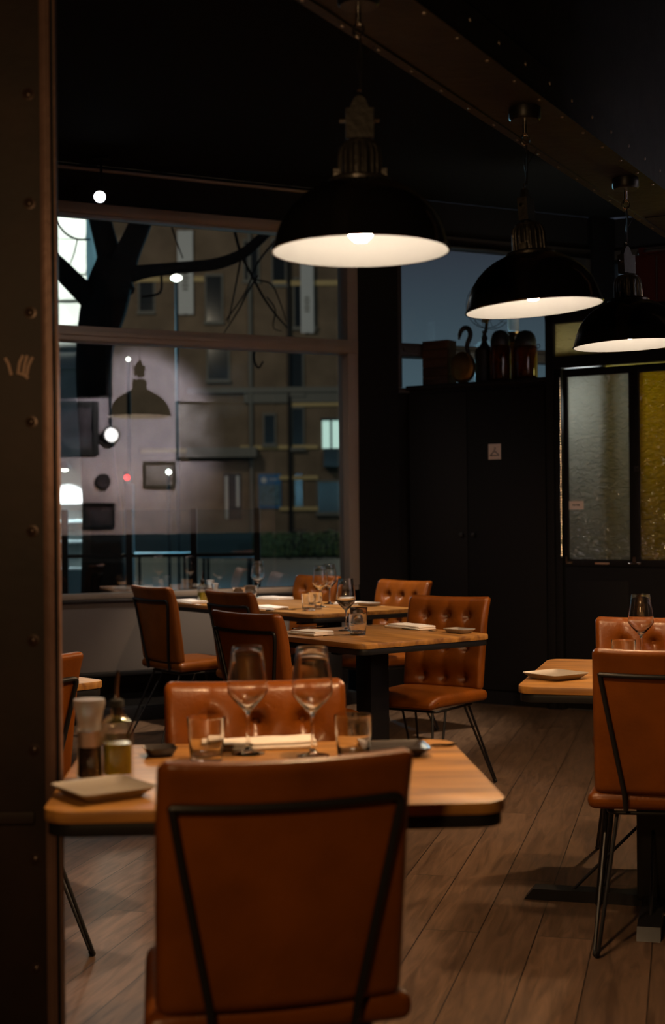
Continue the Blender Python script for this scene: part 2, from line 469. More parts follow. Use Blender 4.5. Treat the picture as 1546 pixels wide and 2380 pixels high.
# street wall
b = B()
wbox(b, -4.6, 0.70, 0.0, 0.76, -0.16, 0.0)
wbox(b, -4.6, 2.75, 3.235, CEIL, -0.16, 0.0)
wbox(b, 0.78, 1.10, 0.0, 3.235, -0.16, 0.03)
wbox(b, 1.10, 2.75, 0.0, 2.12, -0.16, 0.0)
wbox(b, -4.6, -2.6, 0.76, 3.235, -0.16, 0.0)
struct('wall_street', b, 'black_paint', smooth=False, bevel=0.004)
b = B(); wbox(b, -2.6, 0.72, 0.31, 0.745, 0.0, 0.05); struct('wall_apron', b, 'panel', 'grey panel under the big window', bevel=0.006)
b = B(); wbox(b, -2.6, 0.72, 0.745, 0.765, -0.02, 0.075); struct('trim_1', b, 'black_metal', 'black window ledge', bevel=0.004)
b = B(); wbox(b, -2.6, 0.72, 0.285, 0.31, 0.0, 0.07); struct('trim_2', b, 'black_metal', 'steel strip under the grey panel', bevel=0.004)
b = B(); wbox(b, -2.6, 0.72, 0.0, 0.085, 0.0, 0.11); struct('baseboard_street', b, 'black_metal', bevel=0.006)
b = B(); wbox(b, -3.6, 0.95, 3.44, 3.455, 0.0, 0.025); struct('trim_3', b, 'frame', 'thin light rail where the street wall meets the ceiling', bevel=0.003)

def window(name, t0, t1, left=0.05, right=0.05, label=None, paneM='pane', mx=WMX, sill=0.80):
    r = thing(name, label, None); r['kind'] = 'structure'
    del_k = [k for k in ('category',) if k in r]
    b = B()
    wbox(b, t0, t1, 3.165, 3.235, -0.12, 0.03, mx)
    wbox(b, t0, t1, 2.375, 2.465, -0.12, 0.04, mx)
    wbox(b, t0, t1, sill - 0.035, sill, -0.12, 0.02, mx)
    wbox(b, t0, t0 + left, sill, 3.165, -0.12, 0.03, mx)
    wbox(b, t1 - right, t1, sill, 3.165, -0.12, 0.03, mx)
    wbox(b, t0 + left, t1 - right, 2.405, 2.435, 0.04, 0.05, mx)
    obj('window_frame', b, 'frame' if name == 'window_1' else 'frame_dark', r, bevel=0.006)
    for z0, z1 in ((sill, 2.375), (2.465, 3.165)):
        b = B(); wbox(b, t0 + left, t1 - right, z0, z1, -0.063, -0.057, mx); obj('pane', b, paneM, r, smooth=False)
    return r
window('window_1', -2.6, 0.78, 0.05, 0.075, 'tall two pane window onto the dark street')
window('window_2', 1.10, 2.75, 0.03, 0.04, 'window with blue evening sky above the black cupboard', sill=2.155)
b = B(); wbox(b, 2.75, 2.95, 0.0, CEIL, -0.16, 0.06); struct('trim_4', b, 'black_wood', 'black corner post beside the red box', bevel=0.008)
# wall after the corner, out to the right
V0 = P0 + WU * 2.95
VU = Vector((0.866, -0.5, 0)); VN = Vector((VU.y, -VU.x, 0))
VMX = Matrix(((VU.x, VN.x, 0, V0.x), (VU.y, VN.y, 0, V0.y), (0, 0, 1, 0), (0, 0, 0, 1)))
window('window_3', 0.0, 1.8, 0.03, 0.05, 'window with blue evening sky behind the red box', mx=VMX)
b = B()
wbox(b, 0.0, 3.4, 3.235, CEIL, -0.16, 0.0, VMX); wbox(b, 0.0, 1.8, 0.0, 0.76, -0.16, 0.0, VMX); wbox(b, 1.8, 3.4, 0.0, 3.235, -0.16, 0.0, VMX)
struct('wall_corner', b, 'black_paint', smooth=False)

for nm, pts in (('wall_left', ((-5.2, -3.2), (-5.35, -3.2), (corner_left.x - .15, corner_left.y), (corner_left.x, corner_left.y))),
                ('wall_back', ((-5.2, -3.2), (-5.2, -3.35), (6.2, -3.35), (6.2, -3.2))),
                ('wall_right', ((6.2, -3.2), (6.35, -3.2), (6.35, 9.1), (6.2, 9.1)))):
    b = B(); prism(b, pts, 0, CEIL); struct(nm, b, 'black_paint', smooth=False)

# riveted steel column close to the camera on the left
yc = 2.92
def xa(px): return (px + 8 - 773) / F_PX * yc
def cbox(bm, x0, x1, y0, y1, z0=0.0, z1=CEIL): box(bm, ((x0 + x1) / 2, (y0 + y1) / 2, (z0 + z1) / 2), (x1 - x0, y1 - y0, z1 - z0))
b = B()
cbox(b, xa(92) - 0.62, xa(92), yc + 0.012, yc + 0.026)
cbox(b, xa(20) - 0.30, xa(20), yc + 0.026, yc + 0.34)
cbox(b, xa(64) - 0.40, xa(64), yc + 0.002, yc + 0.012, 0.645, 0.67)
col_ = struct('trim_5', b, 'rust', 'rusty riveted steel column at the left edge', bevel=0.0015)
b = B(); cbox(b, xa(92), xa(116), yc, yc + 0.026); cbox(b, xa(96), xa(110), yc - 0.003, yc); obj('flange', b, 'rust_lit', col_, bevel=0.0015)
b = B(); cbox(b, xa(116), xa(123.5), yc + 0.019, yc + 0.026); obj('gap_shade_strip', b, 'rubber', col_)  # black strip standing in for shade in the gap beside the flange
b = B(); cbox(b, xa(123.5), xa(128), yc + 0.004, yc + 0.026); obj('edge_strip', b, 'rust_lit', col_)
for k in range(-6, 9):
    b = B()
    m4 = Matrix.Translation(((72 - 773) / F_PX * yc, yc + 0.0125, 1.473 + 0.2257 * k)) @ Matrix.Rotation(PI / 2, 4, 'X')
    lathe(b, [(0.013, 0), (0.013, 0.002), (0.008, 0.0025), (0.0075, 0.006), (0.004, 0.008), (0.0, 0.0085)], 16, m4)
    obj('rivet', b, 'dark_rivet', col_)
o = B()
for stroke in (((12, 832), (20, 846), (27, 872)), ((42, 870), (46, 842), (54, 826)), ((54, 872), (58, 846), (64, 826)), ((62, 876), (66, 852), (76, 830)), ((46, 868), (58, 872), (66, 880))):
    pp = [pt(x, y, yc + 0.0115) for x, y in stroke]
    tube(o, pp, 0.0035, 6)
obj('chalk_mark', o, 'chalk', col_)['label'] = 'pale scrawled chalk mark'

# riveted steel beam under the ceiling
BB = Vector((0.468, 0.884, 0)).normalized(); BNR = Vector((BB.y, -BB.x, 0))
BMX = Matrix(((BB.x, BNR.x, 0, 0), (BB.y, BNR.y, 0, 0), (0, 0, 1, 0), (0, 0, 0, 1)))
BZ = 2.40
b = B()
box(b, (1.4, -1.385, (BZ + CEIL) / 2), (9.2, 0.19, CEIL - BZ), BMX)
box(b, (1.4, -1.495, BZ + 0.006), (9.2, 0.034, 0.012), BMX)
box(b, (1.4, -1.286, BZ + 0.04), (9.2, 0.012, 0.09), BMX)
box(b, (1.4, -1.290, BZ - 0.003), (9.2, 0.026, 0.006), BMX)
box(b, (1.4, -1.484, BZ + 0.04), (9.2, 0.012, 0.09), BMX)
for sx in (2.55, 5.35):
    box(b, (sx, -1.385, BZ - 0.002), (0.008, 0.17, 0.004), BMX)
plain = set(b.faces)
s = 1.0
while s < 5.9:
    for nn, zz in ((-1.497, BZ), (-1.292, BZ - 0.006)):
        lathe(b, [(0.0, -0.005), (0.0045, -0.003), (0.006, 0.0)], 8, BMX @ Matrix.Translation((s, nn, zz)))
    lathe(b, [(0.006, 0.0), (0.0045, 0.003), (0.0, 0.005)], 8, BMX @ Matrix.Translation((s + 0.05, -1.280, BZ + 0.05)) @ Matrix.Rotation(-PI / 2, 4, 'X'))
    s += 0.19
for f in b.faces:
    if f not in plain: f.material_index = 1
struct('trim_6', b, 'steel', 'riveted steel beam running under the black ceiling', more=('rivet',))

# screen wall with the glazed door
S1 = 0.366
b = B()
wbox(b, S1 - 0.055, S1, 0.0, 2.58, -0.06, 0.03, DMX)
wbox(b, S1 - 0.055, 3.4, 2.505, 2.58, -0.06, 0.03, DMX)
wbox(b, S1, 3.4, 2.215, 2.29, -0.06, 0.03, DMX)
wbox(b, S1, S1 + 0.05, 0.0, 2.215, -0.06, 0.02, DMX)
wbox(b, 1.62, 3.4, 0.0, 2.215, -0.06, 0.02, DMX)
wbox(b, 1.02, 1.06, 2.29, 2.505, -0.05, 0.02, DMX)
struct('wall_screen', b, 'black_wood', bevel=0.004)
b = B(); wbox(b, S1, 1.02, 2.29, 2.505, -0.02, -0.012, DMX); wbox(b, 1.06, 3.2, 2.29, 2.505, -0.02, -0.012, DMX)
obj('pane', b, 'door_amber', bpy.data.objects['wall_screen'], smooth=False)
dr = thing('door_1', 'black door with pebbled glass panes, clear and yellow', None); dr['kind'] = 'structure'
b = B()
wbox(b, 0.425, 0.455, 0.95, 2.19, -0.03, 0.012, DMX); wbox(b, 0.875, 0.94, 0.95, 2.19, -0.03, 0.016, DMX)
wbox(b, 0.425, 1.60, 2.155, 2.205, -0.03, 0.012, DMX); wbox(b, 0.425, 1.60, 0.93, 0.975, -0.03, 0.012, DMX)
wbox(b, 1.40, 1.60, 0.95, 2.19, -0.03, 0.012, DMX)
obj('door_frame', b, 'black_wood', dr, bevel=0.004)
b = B(); wbox(b, 0.425, 1.60, 0.01, 0.93, -0.03, 0.004, DMX); wbox(b, 0.47, 0.86, 0.10, 0.84, 0.004, 0.009, DMX)
obj('lower_panel', b, 'black_wood', dr, bevel=0.003)
b = B(); wbox(b, 0.455, 0.875, 0.975, 2.155, -0.012, -0.006, DMX); obj('pane', b, 'door_clear', dr, smooth=False)['label'] = 'clear pebbled glass pane'
b = B(); wbox(b, 0.94, 1.40, 0.975, 2.155, -0.012, -0.006, DMX); obj('pane', b, 'door_yellow', dr, smooth=False)['label'] = 'yellow pebbled glass pane'
b = B()
n = 64
for k in range(n):
    z = 0.99 + 1.17 * k / n
    lathe(b, [(0.0052, 0), (0.0058, 0.003), (0.0058, 0.013), (0.0052, 0.0165)], 8, DMX @ Matrix.Translation((0.412, 0.024, z)))
obj('hinge', b, 'chrome', dr)
b = B()
for s0, d in ((0.44, 1), (0.905, 1), (0.905, -1)):
    box(b, (s0 + 0.022 * d, 0.018, 0.955), (0.044, 0.006, 0.012), DMX); box(b, (s0 + 0.004 * d, 0.018, 0.975), (0.012, 0.006, 0.04), DMX)
box(b, (0.69, 0.018, 0.952), (0.10, 0.006, 0.012), DMX)
obj('latch', b, 'chrome', dr)
for z in (1.55,):
    b = B(); box(b, (0.925, 0.02, z), (0.03, 0.012, 0.035), DMX); lathe(b, [(0, 0), (0.006, 0), (0.006, 0.03), (0, 0.03)], 10, DMX @ Matrix.Translation((0.93, 0.024, z)) @ Matrix.Rotation(-PI / 2, 4, 'X'))
    obj('door_handle', b, 'iron', dr)
# label stuck to the pane
stk = thing('door_sticker', 'small pinkish sticker with dark print on the clear door pane', 'sticker', DMX @ Vector((0.505, -0.004, 1.325)), math.atan2(DU.y, DU.x))
b = B(); box(b, (0, -0.001, 0), (0.105, 0.002, 0.056)); obj('card', b, 'paper', stk)
b = B()
for k, w in enumerate((0.006, 0.008, 0.005, 0.009, 0.007)):
    box(b, (-0.022 + 0.011 * k, -0.0025, 0.001), (w, 0.001, 0.010))
obj('print', b, 'ink', stk)

b = B(); wbox(b, 0.625, 0.665, 0.0, 2.5, -0.13, -0.09, DMX); struct('shade_post', b, 'black_wood', 'added post shading a band of the pebbled glass', smooth=False)  # unseen post, added to shade a dark band on the glass
# yellow wall of the lobby behind the door
b = B(); wbox(b, 0.3, 3.0, 0.0, 2.5, -0.95, -0.90, DMX); struct('wall_lobby', b, mat('yellow_lobby_paint', (0.5, 0.38, 0.05), 0.8), smooth=False)

# ------------------------------------------------------------------ wall with pictures, seen mirrored in the window
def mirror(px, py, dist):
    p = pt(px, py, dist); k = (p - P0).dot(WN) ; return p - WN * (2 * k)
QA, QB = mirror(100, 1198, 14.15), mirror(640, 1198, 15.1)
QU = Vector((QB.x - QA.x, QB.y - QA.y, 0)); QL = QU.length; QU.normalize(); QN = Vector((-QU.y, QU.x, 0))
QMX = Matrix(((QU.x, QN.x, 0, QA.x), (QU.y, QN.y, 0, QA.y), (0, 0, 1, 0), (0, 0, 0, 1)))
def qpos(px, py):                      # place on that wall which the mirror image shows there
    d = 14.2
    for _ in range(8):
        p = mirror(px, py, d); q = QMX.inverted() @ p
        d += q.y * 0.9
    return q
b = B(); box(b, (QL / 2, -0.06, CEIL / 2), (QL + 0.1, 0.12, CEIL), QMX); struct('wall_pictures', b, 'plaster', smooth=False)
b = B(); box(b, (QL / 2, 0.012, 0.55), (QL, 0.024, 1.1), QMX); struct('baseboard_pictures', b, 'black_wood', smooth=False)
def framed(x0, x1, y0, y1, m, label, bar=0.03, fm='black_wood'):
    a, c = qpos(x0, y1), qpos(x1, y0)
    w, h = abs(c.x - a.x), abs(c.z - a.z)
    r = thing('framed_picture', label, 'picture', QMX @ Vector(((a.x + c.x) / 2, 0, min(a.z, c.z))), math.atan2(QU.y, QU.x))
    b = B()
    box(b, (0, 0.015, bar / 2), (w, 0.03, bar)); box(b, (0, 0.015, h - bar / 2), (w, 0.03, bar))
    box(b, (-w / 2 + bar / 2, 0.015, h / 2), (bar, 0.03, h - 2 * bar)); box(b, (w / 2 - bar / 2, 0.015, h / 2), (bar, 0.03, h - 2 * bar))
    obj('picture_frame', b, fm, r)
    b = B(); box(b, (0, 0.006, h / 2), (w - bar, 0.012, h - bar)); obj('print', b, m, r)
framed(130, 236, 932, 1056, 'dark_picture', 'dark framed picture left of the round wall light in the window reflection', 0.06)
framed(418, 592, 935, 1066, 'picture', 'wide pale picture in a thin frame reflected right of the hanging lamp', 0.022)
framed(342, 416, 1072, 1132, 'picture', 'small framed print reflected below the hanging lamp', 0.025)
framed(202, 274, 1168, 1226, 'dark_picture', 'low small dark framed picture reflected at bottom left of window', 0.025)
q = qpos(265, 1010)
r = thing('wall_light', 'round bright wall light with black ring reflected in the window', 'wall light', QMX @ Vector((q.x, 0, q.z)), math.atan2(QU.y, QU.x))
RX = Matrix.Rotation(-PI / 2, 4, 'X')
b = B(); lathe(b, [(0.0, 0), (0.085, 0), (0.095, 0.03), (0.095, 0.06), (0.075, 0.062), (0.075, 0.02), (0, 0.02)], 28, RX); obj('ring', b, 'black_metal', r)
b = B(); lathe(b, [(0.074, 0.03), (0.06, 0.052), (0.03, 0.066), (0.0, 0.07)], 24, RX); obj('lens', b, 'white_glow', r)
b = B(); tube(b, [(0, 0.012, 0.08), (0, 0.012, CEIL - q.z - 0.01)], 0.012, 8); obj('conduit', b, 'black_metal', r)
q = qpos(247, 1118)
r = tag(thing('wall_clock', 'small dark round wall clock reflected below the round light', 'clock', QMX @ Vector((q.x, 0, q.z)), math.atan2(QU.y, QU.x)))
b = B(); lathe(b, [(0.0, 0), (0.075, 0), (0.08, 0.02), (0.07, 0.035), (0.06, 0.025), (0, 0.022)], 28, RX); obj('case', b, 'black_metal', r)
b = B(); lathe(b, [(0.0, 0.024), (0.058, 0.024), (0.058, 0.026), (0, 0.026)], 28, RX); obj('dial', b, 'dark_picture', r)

# ------------------------------------------------------------------ pendant lamps
def lamp_parts(label, scale=1.0, tilt=0.0, yaw=0.0, cord_len=0.56, shade_mat='enamel', watt=PENDANT_W, name_neck='ribbed_neck', simple=False):
    root = thing('pendant_lamp', label, 'lamp', group='industrial pendant lamps')
    piv = Vector((0, 0, 0.30 * scale)); R = Matrix.Rotation(tilt, 3, 'Y') @ Matrix.Rotation(yaw, 3, 'Z')
    def put(name, bm, m, parent=root, t=True):
        for v in bm.verts:
            v.co = v.co * scale
            if t: v.co = R @ (v.co - piv) + piv
        return obj(name, bm, m, parent)
    outer = [(0.191, 0.0), (0.1925, 0.003), (0.1885, 0.010), (0.180, 0.040), (0.168, 0.070), (0.150, 0.096), (0.128, 0.117), (0.104, 0.133), (0.080, 0.144), (0.066, 0.150)]
    b = B(); lathe(b, outer + [(0.062, 0.147)] + [(r - 0.004, z - 0.003) for r, z in outer[::-1][1:-3]] + [(0.186, 0.008), (0.1885, 0.0)], 64, closed=True)
    sh = put('lamp_shade', b, shade_mat)
    inner = [(0.1880, 0.0005), (0.1835, 0.010), (0.1745, 0.040), (0.162, 0.066), (0.144, 0.090), (0.120, 0.110), (0.09, 0.126), (0.05, 0.136), (0.0, 0.138)]
    b = B(); lathe(b, inner, 64); put('reflector', b, 'bright_enamel' if simple else 'white_enamel', sh)
    # collar and ribbed casting above the shade
    b = B(); lathe(b, [(0.050, 0.146), (0.068, 0.148), (0.070, 0.152), (0.062, 0.158), (0.046, 0.160)], 40); put('collar', b, 'cast')
    b = B()
    if simple:
        lathe(b, [(0.0, 0.150), (0.044, 0.150), (0.044, 0.21), (0.034, 0.222), (0.0, 0.222)], 32)
    else:
        lathe(b, [(0.0, 0.150), (0.036, 0.150), (0.036, 0.222), (0.030, 0.233), (0.0, 0.235)], 28)
        for k in range(18):
            a = 2 * PI * k / 18 + 0.1
            tube(b, [(0.0445 * math.cos(a), 0.0445 * math.sin(a), 0.154), (0.0440 * math.cos(a), 0.0440 * math.sin(a), 0.205), (0.041 * math.cos(a), 0.041 * math.sin(a), 0.220), (0.034 * math.cos(a), 0.034 * math.sin(a), 0.229)], 0.0036, 8)
        lathe(b, [(0.028, 0.228), (0.037, 0.228), (0.035, 0.234), (0.028, 0.237)], 28)
        for sx in (-1, 1):
            box(b, (sx * 0.050, 0, 0.166), (0.014, 0.022, 0.022))
    put(name_neck, b, 'cast' if not simple else 'black_metal')
    b = B(); lathe(b, [(0.0, 0.233), (0.008, 0.233), (0.008, 0.246), (0.0, 0.246)], 12)
    for sx in (-0.009, 0.009): box(b, (sx, 0, 0.240), (0.006, 0.006, 0.014))
    prism(b, [(-0.030, -0.014), (0.030, -0.014), (0.030, 0.014), (-0.030, 0.014)], 0.243, 0.306)
    poly = [(-0.022, 0.306), (0.022, 0.306), (0.012, 0.328), (0.004, 0.334), (-0.004, 0.334), (-0.012, 0.328)]
    for y0, y1 in ((-0.008, 0.008),):
        lo = [b.verts.new((x, y0, z)) for x, z in poly]; hi = [b.verts.new((x, y1, z)) for x, z in poly]
        b.faces.new(lo); b.faces.new(hi[::-1])
        for i in range(len(poly)): b.faces.new((lo[i], hi[i], hi[(i + 1) % len(poly)], lo[(i + 1) % len(poly)]))
    put('junction_box', b, 'iron' if not simple else 'black_metal')
    b = B(); tube(b, [(-0.043, 0, 0.283), (0.043, 0, 0.283)], 0.0055, 10); put('pin', b, 'chrome')
    b = B()
    ring = [(0.008 * math.cos(2 * PI * k / 14), 0, 0.338 + 0.010 * math.sin(2 * PI * k / 14)) for k in range(15)]
    tube(b, ring, 0.0018, 6, cap=False); put('ring', b, 'chrome')
    # cord, hook and canopy hang straight
    b = B()
    z0, z1 = 0.345 * scale, cord_len
    pts = [(0.0025 * math.sin(9 * t), 0.0025 * math.cos(7 * t), z0 + (z1 - 0.10 - z0) * t) for t in [i / 12 for i in range(13)]]
    tube(b, pts, 0.0016, 6)
    tube(b, [(0.004, 0.002, z0), (0.006, 0.0, z0 + (z1 - z0) * 0.4), (0.003, 0, z1 - 0.10)], 0.0022, 6)
    tube(b, fillet([(0.004, 0, z0 + 0.05), (0.018, 0, z0 + 0.075), (0.034, 0.01, z0 + 0.10)], 0.02), 0.0009, 5)
    obj('cord', b, 'black_metal', root)
    b = B()
    ring = [(0.011 * math.cos(2 * PI * k / 16), 0, z1 - 0.086 + 0.014 * math.sin(2 * PI * k / 16)) for k in range(17)]
    tube(b, ring, 0.0035, 8, cap=False)
    tube(b, [(0, 0, z1 - 0.07), (0, 0, z1 - 0.03)], 0.006, 10)
    obj('hook', b, 'chrome', root)
    b = B(); lathe(b, [(0.0, z1 - 0.035), (0.040, z1 - 0.035), (0.045, z1 - 0.028), (0.045, z1), (0.0, z1)], 28); obj('canopy', b, 'black_metal', root)
    # bulb
    b = B(); lathe(b, [(0.0, 0.020), (0.014, 0.023), (0.025, 0.034), (0.028, 0.048), (0.022, 0.066), (0.014, 0.082), (0.013, 0.10), (0.0, 0.10)], 20); put('bulb', b, 'bulb')
    b = B(); lathe(b, [(0.0, 0.098), (0.018, 0.098), (0.020, 0.137), (0.0, 0.137)], 16); put('bulb_holder', b, 'black_metal')
    return root

def lamp_glow(loc, watt, cone=156):
    o = light('SPOT', 'pendant_light', (loc[0], loc[1], loc[2] + 0.012), watt, WARM, 0.04, (loc[0], loc[1], 0), cone, 0.45)
    return o
LAMPS = [((0.066, 3.043, 1.838), 0.0, 'nearest and largest black dome pendant lamp, over the foreground table', BZ - 1.838),
         ((0.545, 3.944, 1.843), math.radians(-4.0), 'middle black dome pendant lamp, rim tipped down to the left', BZ - 1.843),
         ((1.000, 4.790, 1.838), math.radians(-2.0), 'black dome pendant lamp cut by the right edge of the photo', BZ - 1.838)]
for loc, tilt, lab, cl in LAMPS:
    r = lamp_parts(lab, 1.0, tilt, {0.0: 0.0}.get(tilt, math.radians(62 if tilt < -0.05 else 40)), cl); r.location = loc
    lamp_glow(loc, PENDANT_W * {0: 1.75, 1: 0.65, 2: 1.2}[LAMPS.index((loc, tilt, lab, cl))])
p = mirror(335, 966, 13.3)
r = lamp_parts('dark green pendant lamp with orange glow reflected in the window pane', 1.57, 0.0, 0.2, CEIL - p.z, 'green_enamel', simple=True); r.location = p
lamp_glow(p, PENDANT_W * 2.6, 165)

# track spotlight above the window
p = Vector((-1.41, 8.60, 3.2)); p = pt(232, 457, 8.6)
r = thing('ceiling_spotlight', 'small bright white ceiling spotlight above the window', 'spotlight', p)
aim = (Vector((0, 0, CAM_H)) - p).to_track_quat('Z', 'Y').to_matrix().to_4x4()
b = B(); lathe(b, [(0.0, -0.11), (0.030, -0.11), (0.042, -0.09), (0.042, 0.012), (0.036, 0.012), (0.036, 0.002), (0.0, 0.002)], 24, aim @ Matrix.Rotation(0.25, 4, 'X')); obj('housing', b, 'black_metal', r)
b = B(); lathe(b, [(0.0, 0.006), (0.034, 0.004), (0.034, 0.003), (0.0, 0.003)], 24, aim @ Matrix.Rotation(0.25, 4, 'X')); obj('lens', b, 'cool_glow', r)
b = B(); tube(b, [(0, 0.06, 0.03), (0, 0.06, CEIL - p.z)], 0.008, 8); box(b, (0, 0.06, CEIL - p.z - 0.01), (0.10, 0.04, 0.02)); obj('stem', b, 'black_metal', r)

# ------------------------------------------------------------------ chairs
CW, CT0, CT1 = 0.428, 0.450, 0.878
def chair_back_bm():
    w, h, t = CW, CT1 - CT0, 0.052
    btn = [(x, z) for z in (0.052, 0.194, 0.336) for x in (-0.112, 0.0, 0.112)]
    def d(p):
        x, y, z = p.x, p.y, p.z + h / 2          # z from the bottom edge, +y is the front
        if y > 0.005:
            k = min(1, (y - 0.005) / 0.018)
            dd = 0.014 * (1 - (2 * x / w) ** 4) * (1 - (2 * (z / h) - 1) ** 4)
            for bx, bz in btn:
                rr = ((x - bx) ** 2 + (z - bz) ** 2)
                dd -= 0.026 * math.exp(-rr / 0.0005) + 0.013 * math.exp(-rr / 0.0030)
            for bx in (-0.112, 0, 0.112):
                dd -= 0.0045 * math.exp(-((x - bx) / 0.009) ** 2)
            y += dd * k
        y += 0.05 * (x / (w / 2)) ** 2 * 0.35                     # wraps gently round the sitter
        y -= 0.028 * max(0, (z - 0.30) / 0.14) ** 2               # head of the back rolls away
        z += 0.006 * (x / (w / 2)) ** 2 if z > h * 0.7 else 0
        y -= z * math.tan(math.radians(8.0))
        x *= 0.985 + 0.02 * z / h
        return Vector((x, y - 0.20, z + CT0))
    b = B(); rbox(b, (0, 0, 0), (w, t, h), 0.020, 44, d)
    # thin out the sides: n cuts are shared by the three axes
    return b, btn, d
def make_chair(label):
    r = thing('dining_chair', label, 'chair', group='cognac leather dining chairs')
    def ds(p):
        x, y, z = p
        fr = (y + 0.2) / 0.42
        x *= 1.06 - 0.27 * fr
        if z > 0: z += 0.010 * (1 - (2 * x / 0.46) ** 4) * (1 - min(1, abs(2 * (y - 0.01) / 0.46)) ** 4) - 0.012 * max(0, (fr - 0.8) / 0.2) ** 2
        if fr > 0.85: z -= 0.006 * (fr - 0.85) / 0.15
        return Vector((x, y, z + 0.428))
    b = B(); rbox(b, (0, 0.01, 0), (0.44, 0.44, 0.052), 0.023, 14, ds); obj('seat', b, 'leather', r)
    b, btn, d = chair_back_bm()
    back = obj('backrest', b, 'leather', r)
    for bx, bz in btn:
        c = d(Vector((bx, 0.026, bz - (CT1 - CT0) / 2)))
        b = B(); lathe(b, [(0.0, 0.007), (0.008, 0.0055), (0.012, 0.001), (0.012, -0.003)], 12, Matrix.Rotation(-PI / 2, 4, 'X'))
        o = obj('button', b, 'leather', back); o.location = (c.x, c.y + 0.001, c.z)
    # bent steel rod on the rear of the back
    def rear(x, z): 
        q = d(Vector((x, -0.026, z - (CT1 - CT0) / 2))); return Vector((q.x, q.y - 0.006, q.z))
    L = []
    for k in range(9):
        t = k / 8; L.append(rear(-0.128 - 0.066 * t, 0.005 + 0.345 * t))
    T = [rear(-0.194 + 0.388 * k / 8, 0.352) for k in range(9)]
    pts = fillet([L[0] + Vector((0.004, 0.01, -0.05))] + L[:-1] + [T[0]] , 0.01, 3)
    pts = pts[:-1] + fillet([pts[-1], T[0], T[1]], 0.02, 5)[1:-1] + T[1:-1]
    Rr = [Vector((-p.x, p.y, p.z)) for p in L]
    pts += fillet([T[-2], T[-1], Rr[-2]], 0.02, 5)[1:-1] + Rr[::-1][1:] + [Rr[0] + Vector((-0.004, 0.01, -0.05))]
    b = B(); tube(b, pts, 0.0075, 10)
    obj('back_frame', b, 'black_metal', r)
    # under-frame and four hairpin legs
    b = B(); fr = fillet([(-0.17, -0.17, 0.388), (0.17, -0.17, 0.388), (0.175, 0.18, 0.388), (-0.175, 0.18, 0.388)], 0.03, 4, True)
    tube(b, fr + [fr[0]], 0.006, 8, cap=False); obj('under_frame', b, 'black_metal', r)
    for sx in (-1, 1):
        for (y0, y1, yf, x0, x1, xf) in ((-0.165, -0.08, -0.305, 0.145, 0.172, 0.212), (0.175, 0.10, 0.245, 0.150, 0.175, 0.200)):
            a, c = Vector((sx * x0, y0, 0.388)), Vector((sx * x1, y1, 0.388))
            f = Vector((sx * xf, yf, 0.008))
            u = Vector((c.x - a.x, c.y - a.y, 0)).normalized() * 0.016
            b = B(); tube(b, fillet([a, f - u, f + u, c], 0.018, 6), 0.0058, 8)
            lg = obj('leg', b, 'black_metal', r)
            b = B(); tube(b, [f - u * 0.7 + Vector((0, 0, -0.0005)), f + u * 0.7 + Vector((0, 0, -0.0005))], 0.0078, 10); obj('rubber_foot', b, 'rubber', lg)
    return r

CHAIRS = [((-0.145, 2.585), -15, 'big foreground leather chair seen from behind, cutting the bottom edge'),
          ((-0.157, 3.125), 173, 'buttoned leather chair across the foreground table, behind its wine glasses'),
          ((-0.165, 6.001), 48, 'leather chair with its back turned, pulled to the square middle table'),
          ((-0.338, 7.620), 53, 'leather chair half hidden behind the middle table chair, at the long window table'),
          ((-0.824, 8.240), 54, 'leather chair at left end of the long window table, before the grey panel'),
          ((-0.297, 9.130), 230, 'bright tan buttoned chair against the street window glass'),
          ((0.237, 8.340), 228, 'dark buttoned chair at right end of the long window table by the black cupboard'),
          ((0.414, 6.604), 214, 'red brown buttoned chair facing the camera at the square middle table'),
          ((1.006, 4.339), 10, 'leather chair seen from behind at the right edge of the photo'),
          ((1.151, 5.050), 190, 'tan buttoned chair on the far side of the right hand table'),
          ((-1.078, 4.201), -45, 'leather chair partly hidden behind the rusty column at left')]
chair0 = None
for (x, y), ph, lab in CHAIRS:
    if chair0 is None:
        chair0 = make_chair(lab); chair0.location = (x, y, 0); chair0.rotation_euler = (0, 0, -math.radians(ph))
    else:
        dup(chair0, (x, y, 0), -math.radians(ph), lab)

